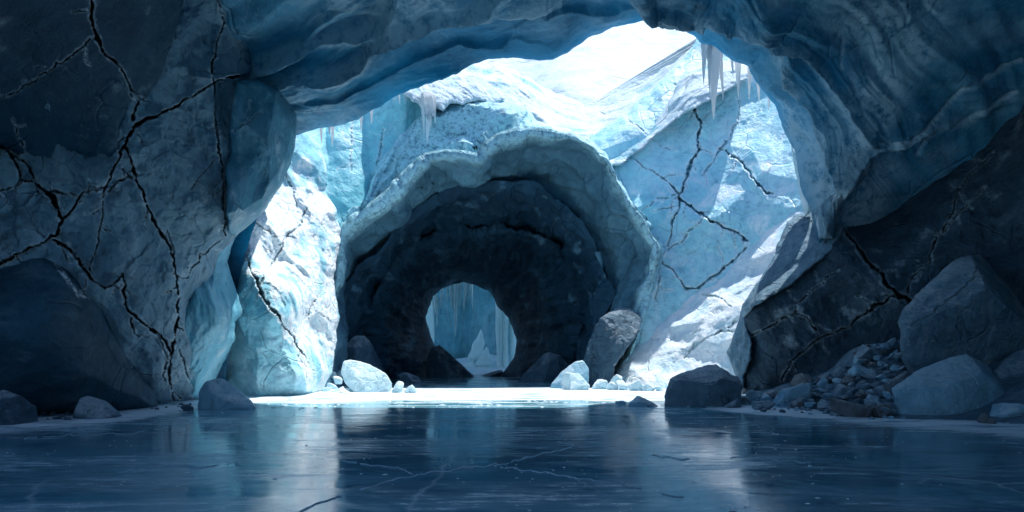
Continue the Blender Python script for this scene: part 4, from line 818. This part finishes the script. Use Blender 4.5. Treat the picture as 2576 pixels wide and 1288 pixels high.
def facets(planes, k=9.0):
    """front of a convex rock: the farthest of several planes, each (x, y, distance or None, normal)"""
    done = []
    def depth(q, pl):
        r = np.column_stack([(q[:, 0] - CX) / F, np.ones(len(q)), (HZ - q[:, 1]) / F]); ds = []
        for n_, c_ in pl:
            den = r @ n_; ds.append(np.where(den < -.03, c_ / np.minimum(den, -.03), -50.0))
        ds = np.array(ds); m = ds.max(0); return m + np.log(np.exp((ds - m) * k).sum(0)) / k - (np.log(len(ds)) / k) * 0
    for x, y, d, n_ in planes:
        n_ = np.array(n_, float); n_ /= np.linalg.norm(n_)
        if d is None: d = float(depth(np.array([[x, y]], float), done)[0])
        a = np.array([(x - CX) / F * d, d, (HZ - y) / F * d]); done.append((n_, a @ n_))
    return lambda q: depth(q, done)
def hero(outline, planes, mat, label, thick=1.6, seed=0, roll=.16, rough=.05, cracks=(), scale=1.2):
    o = mass('boulder', outline, facets(planes), mat, None, g=1.7, thick=thick, roll=roll, jit=(2.2, 16), seed=seed, cracks=cracks, shrink=2.0,
             disp=lambda p, q: rough * 1.6 * fbm(p, .8 * scale, 6, seed + 1, gain=.6) + chisel(p, .9 * scale, rough * 2.2, seed + 2) + chisel(p, .35 * scale, rough * .7, seed + 3, ridge=False))
    nz = np.empty(len(o.data.vertices) * 3, np.float32); o.data.vertices.foreach_get('normal', nz); nz = np.abs(nz.reshape(-1, 3)[:, 2])
    co_ = np.empty(len(nz) * 3, np.float32); o.data.vertices.foreach_get('co', co_)
    o.data.attributes['frost'].data.foreach_set('value', (.6 * sstep(nz + .4 * fbm(co_.reshape(-1, 3).astype(float), .6, 5, seed), .45, .95)).astype(np.float32))  # upward faces frosted paler, their lit look put into the colour
    return tag(o, label, 'boulder')
hero([(2258, 810), (2269, 782), (2308, 738), (2363, 688), (2391, 661), (2418, 645), (2468, 641), (2512, 630), (2576, 639), (2680, 660), (2700, 900), (2576, 890), (2545, 900), (2517, 918), (2440, 940), (2330, 940), (2308, 946), (2286, 933), (2270, 909), (2264, 876), (2267, 837)],
     [(2350, 795, 20.3, (-.42, -.52, .74)), (2350, 800, None, (.06, -.97, -.2)), (2468, 690, None, (.55, -.62, .55)), (2275, 860, None, (-.75, -.66, -.05)), (2400, 650, None, (-.1, -.3, .95))], M['slabtop'],
     'massive grey boulder with a smooth tilted face above the rubble', thick=4, seed=501, roll=.35, rough=.09, scale=2.0, cracks=[([(2290, 820, 3), (2340, 790, 3), (2400, 745, 4), (2450, 700, 3), (2470, 650, 2)], .3), ([(2400, 745, 3), (2440, 730, 2)], .2)])
hero([(2243, 978), (2258, 967), (2308, 931), (2363, 909), (2407, 895), (2432, 890), (2454, 902), (2482, 914), (2496, 931), (2518, 958), (2532, 992), (2532, 1020), (2500, 1040), (2484, 1062), (2429, 1066), (2391, 1070), (2300, 1072), (2264, 1052), (2253, 1019), (2245, 997)],
     [(2374, 974, 17.4, (-.12, -.4, .9)), (2374, 976, None, (-.22, -.97, -.02)), (2398, 986, None, (.38, -.92, .05)), (2462, 920, None, (.6, -.5, .62)), (2262, 1000, None, (-.7, -.7, .1)), (2330, 1040, None, (0, -.9, -.45))], M['rock_ice'],
     'biggest angular blue block with a pale sloping top, on the shore', thick=1.8, seed=511, rough=.035)
hero([(1670, 1020), (1674, 986), (1686, 953), (1708, 939), (1741, 931), (1769, 920), (1802, 916), (1824, 931), (1843, 944), (1857, 947), (1871, 969), (1867, 985), (1862, 1015), (1829, 1030), (1774, 1034), (1686, 1032)],
     [(1750, 957, 21.6, (-.05, -.42, .9)), (1750, 959, None, (-.3, -.95, .06)), (1798, 962, None, (.42, -.9, .12)), (1690, 970, None, (-.75, -.6, .25)), (1835, 950, None, (.5, -.35, .8))], M['rock'],
     'large slate grey flat topped boulder at the tip of the rubble shore', thick=1.8, seed=521, rough=.06, cracks=[([(1690, 985, 2), (1740, 975, 2), (1800, 965, 3), (1850, 972, 2)], .12)])
hero([(2498, 935), (2518, 914), (2545, 889), (2576, 878), (2606, 876), (2660, 909), (2660, 1030), (2576, 1022), (2534, 1015), (2528, 990), (2512, 962)],
     [(2560, 960, 18.9, (-.4, -.55, .74)), (2560, 968, None, (.05, -.97, -.22)), (2520, 960, None, (-.75, -.6, .2))], M['slabtop'], 'grey boulder behind the biggest block, cut by the picture edge', thick=2, seed=531, rough=.05)
hero([(1468, 905), (1482, 854), (1510, 799), (1554, 774), (1587, 776), (1612, 798), (1612, 830), (1590, 860), (1572, 885), (1548, 920), (1535, 990), (1470, 990), (1464, 940)],
     [(1535, 830, 35.0, (-.55, -.82, .15)), (1538, 830, None, (.3, -.75, .58)), (1550, 786, None, (0, -.4, .9)), (1560, 880, None, (.5, -.85, -.1))], M['rock_dark'], 'tall grey boulder wedged under the arch foot beside the snowy ramp', thick=2.5, seed=541, rough=.1, scale=1.6)
rnd = random.Random(9)
poly = np.array([(1860, 1016), (1960, 985), (2060, 960), (2130, 905), (2180, 868), (2260, 860), (2290, 930), (2250, 990), (2240, 1040), (2100, 1040), (1990, 1028)])
k = 0; placed = []
while k < 118:
    x, y = rnd.uniform(1860, 2290), rnd.uniform(855, 1040)
    if not inside(np.array([[x, y]]), poly)[0]: continue
    s = rnd.choice([9, 11, 14, 18, 23, 30])
    if any(abs(x - a) < (s + c) * .4 and abs(y - b) < (s + c) * .25 for a, b, c in placed): continue
    placed.append((x, y, s)); d = float(shore_d(np.array([[x, y]]))[0])
    if y > 1000: d = min(d, gd(y))
    boulder((x - s, y - s * rnd.uniform(.55, 1.0), x + s, y + s * .25), d - .1, M[rnd.choice(['rock', 'rock_ice', 'rock_dark', 'rock_brown', 'rock_ice', 'rock'])], 'loose stone of the rubble slope under the black slab', 'stone', 'loose stones on the rubble slope', seed=200 + k, sub=4, name='stone')
    k += 1
for i in range(16):
    x = rnd.uniform(98, 182); y = 1046 + rnd.uniform(-8, 12); s = rnd.uniform(4, 11)
    boulder((x - s, y - s * 1.1, x + s, y + s * .2), gd(y), M['rock_dark'], 'dark pebble between the two boulders below the buttress', 'stone', 'dark pebbles below the buttress', seed=400 + i, sub=3, name='stone')

for i in range(46):
    t_ = rnd.random(); x = 1868 + t_ * 400 + rnd.uniform(-8, 8); y = float(np.interp(x, [1860, 1960, 2080, 2200, 2290], [1028, 1034, 1042, 1054, 1064])) + rnd.uniform(-16, 5); s = rnd.uniform(3.5, 9)
    boulder((x - s, y - s * 1.1, x + s, y + s * .2), gd(y), M[rnd.choice(['rock', 'rock_dark', 'rock_ice'])], 'pebble strewn along the frosted edge of the rubble shore', 'stone', 'pebbles along the rubble shore', seed=450 + i, sub=3, name='stone')
for i in range(9):
    x = rnd.uniform(330, 520); y = 1032 - (x - 330) * .11 + rnd.uniform(-2, 6); s = rnd.uniform(3, 7)
    boulder((x - s, y - s, x + s, y + s * .2), gd(y), M['rock_dark'], 'pebble on the frost at the foot of the fractured buttress', 'stone', 'pebbles at the foot of the buttress', seed=520 + i, sub=3, name='stone')

# ------------------------------------------------------------------ icicles, far chamber
def icicle(name, base, tip, w, d, mat, label, group, cat='icicle', seed=0, up=False, flute=0.0):
    rnd_ = np.random.RandomState(seed); nseg, nr = 12, 40
    a = P3(np.array([base[0], base[1], d])); b = P3(np.array([tip[0], tip[1], d])); r0 = w / 2 / F * d
    V = []; th = np.linspace(0, 2 * np.pi, nseg, endpoint=False); wob = rnd_.uniform(-1, 1, 3)
    for i in range(nr):
        t = i / (nr - 1); c = a + (b - a) * t
        r = r0 * ((1 - t) ** .8 * .85 + .15 * (1 - t)) * (1 + .10 * math.sin(t * 38 + seed) * (1 - t)) + .006
        if up: r = r0 * (1 - t ** 1.6) * (1 + .12 * math.sin(t * 17 + seed)) + .02
        fl = 1 + flute * np.sin(th * 4 + seed + t * 2) + .12 * np.sin(th * 2 + wob[0] * 3)
        V.append(np.column_stack([c[0] + r * fl * np.cos(th) + .3 * r0 * wob[1] * math.sin(t * 5), c[1] + r * fl * np.sin(th), np.full(nseg, c[2])]))
    V = np.vstack(V); fs = []
    for i in range(nr - 1):
        for j in range(nseg): fs.append([i * nseg + j, i * nseg + (j + 1) % nseg, (i + 1) * nseg + (j + 1) % nseg, (i + 1) * nseg + j])
    fs.append(list(range(nseg))[::-1]); fs.append([(nr - 1) * nseg + j for j in range(nseg)])
    o = link(name, V, fs, mat, attrs={'frost': np.zeros(len(V))}, base=V[:nseg].mean(0)); tag(o, label, cat, group); return o
g1 = 'icicles hanging from the open rim'
for i, (x, y, tx, ty, w, l) in enumerate([(1794, 98, 1798, 302, 36, 'longest icicle on the rim, hanging in front of the cracked wall'), (1770, 95, 1772, 212, 22, 'medium icicle beside the longest one, towards the snow slope'), (1814, 110, 1816, 252, 18, 'thin icicle touching the longest one on its wall side'),
                                         (1783, 95, 1786, 235, 16, 'thin icicle between the longest icicle and the medium one'), (1856, 150, 1858, 245, 17, 'lone icicle midway along the descending rim'), (1884, 160, 1887, 252, 16, 'last icicle on the rim, lowest down its descending edge')]):
    icicle('icicle', (x - (tx - x) * .3, y - 30), (tx, ty), w * 1.1, [25.9, 25.6, 26.1, 25.7, 27.0, 27.2][i], M['icicle'], l, g1, seed=i)
for i, (x, y, tx, ty, w, d, l) in enumerate([(1842, 140, 1843, 192, 9, 26.7, 'small icicle between the longest one and the lone icicle on the rim'), (1908, 200, 1909, 258, 10, 27.4, 'short icicle just below the last large one on the descending rim'), (1934, 232, 1935, 276, 8, 27.4, 'tiny icicle lowest on the descending rim'),
                                             (908, 288, 909, 330, 8, 26.0, 'small icicle on the rim over the blue ice wall'), (934, 268, 935, 312, 9, 25.6, 'slender icicle on the rim beside the small one over the blue wall'), (1004, 228, 1005, 262, 7, 24.8, 'tiny icicle on the rim nearest the snow cornice')]):
    icicle('icicle', (x, y - 14), (tx, ty), w * 1.15, d, M['icicle'], l, g1, seed=90 + i)
g2 = 'icicles hanging from the snow drape and blue wall'
for i, (x, y, tx, ty, w, d, l) in enumerate([(1076, 235, 1078, 362, 24, 38.6, 'long icicle hanging from the snow drape over the arch'), (1064, 235, 1066, 340, 13, 38.6, 'shorter icicle on the buttress side of the long drape icicle'), (1092, 240, 1095, 312, 14, 38.7, 'shortest icicle on the arch side of the long drape icicle'), (1084, 240, 1086, 322, 11, 38.9, 'thin icicle clinging close behind the long drape icicle'),
                                            (836, 285, 837, 370, 13, 26.8, 'pointed icicle hanging under the rim near the buttress'), (807, 305, 809, 362, 9, 26.8, 'thinner icicle nearest the buttress under the rim'), (828, 300, 829, 340, 9, 26.8, 'stubby icicle between the two under the rim near the buttress')]):
    icicle('icicle', (x, y), (tx, ty), w, d, M['icicle'], l, g2, seed=20 + i)
mass('ice_wall', [(800, 1000), (820, 500), (1000, 350), (1400, 350), (1560, 500), (1560, 1000)], [(820, 900, 72), (1000, 650, 80), (1200, 650, 84), (1200, 900, 80), (1400, 650, 80), (1560, 900, 72), (1080, 850, 77), (1300, 850, 76)], M['farwall'], None, g=4, thick=3, roll=1, seed=45,
     disp=lambda p, q: 1.2 * fbm(p, (2, 3, 9), 5, 171, ridge=True) * .6 + chisel(p, 5, .8, 172))
tag(bpy.data.objects['ice_wall.003'], 'hazy blue ice wall closing the chamber beyond the tunnel', 'ice wall')
mass('snow_floor', [(1000, 930), (1100, 905), (1200, 895), (1320, 890), (1420, 930), (1420, 960), (1000, 960)], [(1000, 950, 66), (1200, 942, 61), (1400, 950, 66), (1200, 905, 74), (1350, 900, 72), (1050, 910, 74)], M['rock_white'], None, g=3, thick=1, roll=.2, seed=46, disp=lambda p, q: .5 * fbm(p, 2.5, 5, 173))
tag(bpy.data.objects['snow_floor'], 'snow mounded on the far chamber floor', 'snow', kind='structure')
g3 = 'icicles in the far chamber'
for i, (x, ty, w, l) in enumerate([(1088, 800, 9, 'far icicle nearest the tunnel wall, over the black mound'), (1097, 823, 13, 'stout far icicle over the black mound'), (1110, 778, 9, 'short far icicle beside the stout one'), (1124, 760, 6, 'tiny far icicle in the gap of the row'), (1136, 784, 11, 'far icicle beside the longest one'),
                                   (1146, 848, 11, 'longest far icicle in the middle of the row'), (1157, 772, 9, 'far icicle just past the longest one'), (1168, 787, 10, 'far icicle second from the end of the row'), (1177, 765, 7, 'small far icicle between the last two'), (1187, 780, 9, 'last far icicle, under the tunnel crown')]):
    icicle('icicle', (x, 690), (x + .5, ty), w * 1.25, 61.5, M['icicle_far'], l, g3, seed=40 + i)
icicle('ice_spire', (1204, 922), (1205, 828), 52, 68, M['icicle_far'], 'pointed ice spire standing on the far chamber floor', None, 'ice spire', seed=60, up=True, flute=.15)
icicle('ice_spire', (1222, 926), (1220, 872), 40, 67, M['icicle_far'], 'lower jagged spire leaning on the pointed one in the far chamber', None, 'ice spire', seed=61, up=True, flute=.25)
icicle('ice_spire', (1186, 926), (1188, 886), 34, 67.5, M['icicle_far'], 'smallest stub of ice on the icicle side of the pointed spire', None, 'ice spire', seed=62, up=True, flute=.25)
for i, (x, y0, y1, w, l) in enumerate([(1256, 780, 925, 15, 'frozen ice column beside the spire in the far chamber'), (1271, 770, 925, 17, 'widest frozen column in the far chamber'), (1289, 800, 925, 15, 'frozen column half hidden by the tunnel wall'), (1080, 740, 900, 22, 'frozen column behind the far icicles over the black mound')]):
    icicle('ice_column', (x, y0 - 60), (x, y1 + 400), w * 1.3, 66, M['icicle_far'], l, 'frozen columns in the far chamber', 'ice column', seed=70 + i, flute=.2)

# ------------------------------------------------------------------ light, camera
sund = Vector((.29, .2, .935)).normalized()
L = bpy.data.lights.new('sun', 'SUN'); L.energy = 3.5; L.angle = math.radians(.6); L.color = (1, .98, .955)
lo = bpy.data.objects.new('sun', L); COL.objects.link(lo); lo.location = (10, 30, 60); lo.rotation_euler = sund.to_track_quat('Z', 'Y').to_euler()
w = bpy.data.worlds.new('World'); sc.world = w; w.use_nodes = True
t = w.node_tree; bg = t.nodes['Background']; sk = t.nodes.new('ShaderNodeTexSky'); sk.sky_type = 'NISHITA'; sk.sun_disc = False
sk.sun_elevation = math.asin(sund.z); sk.sun_rotation = math.atan2(sund.x, sund.y); sk.altitude = 1200
t.links.new(sk.outputs[0], bg.inputs[0]); bg.inputs[1].default_value = .14
cam = bpy.data.cameras.new('camera'); co = bpy.data.objects.new('camera', cam); COL.objects.link(co); sc.camera = co
co.location = (0, 0, H); co.rotation_euler = (math.radians(90), 0, 0)
cam.sensor_width = 36; cam.lens = F / 2576 * 36; cam.shift_y = (HZ - 644) / 2576; cam.clip_end = 1000; cam.clip_start = .05
sc.view_settings.view_transform = 'Standard'; sc.view_settings.look = 'None'; sc.view_settings.exposure = .92; sc.view_settings.gamma = 1
cy = sc.cycles; cy.use_denoising = True; cy.max_bounces = 10; cy.diffuse_bounces = 6; cy.glossy_bounces = 4; cy.transmission_bounces = 2
cy.sample_clamp_indirect = 6; cy.caustics_reflective = False; cy.caustics_refractive = False; cy.use_adaptive_sampling = False
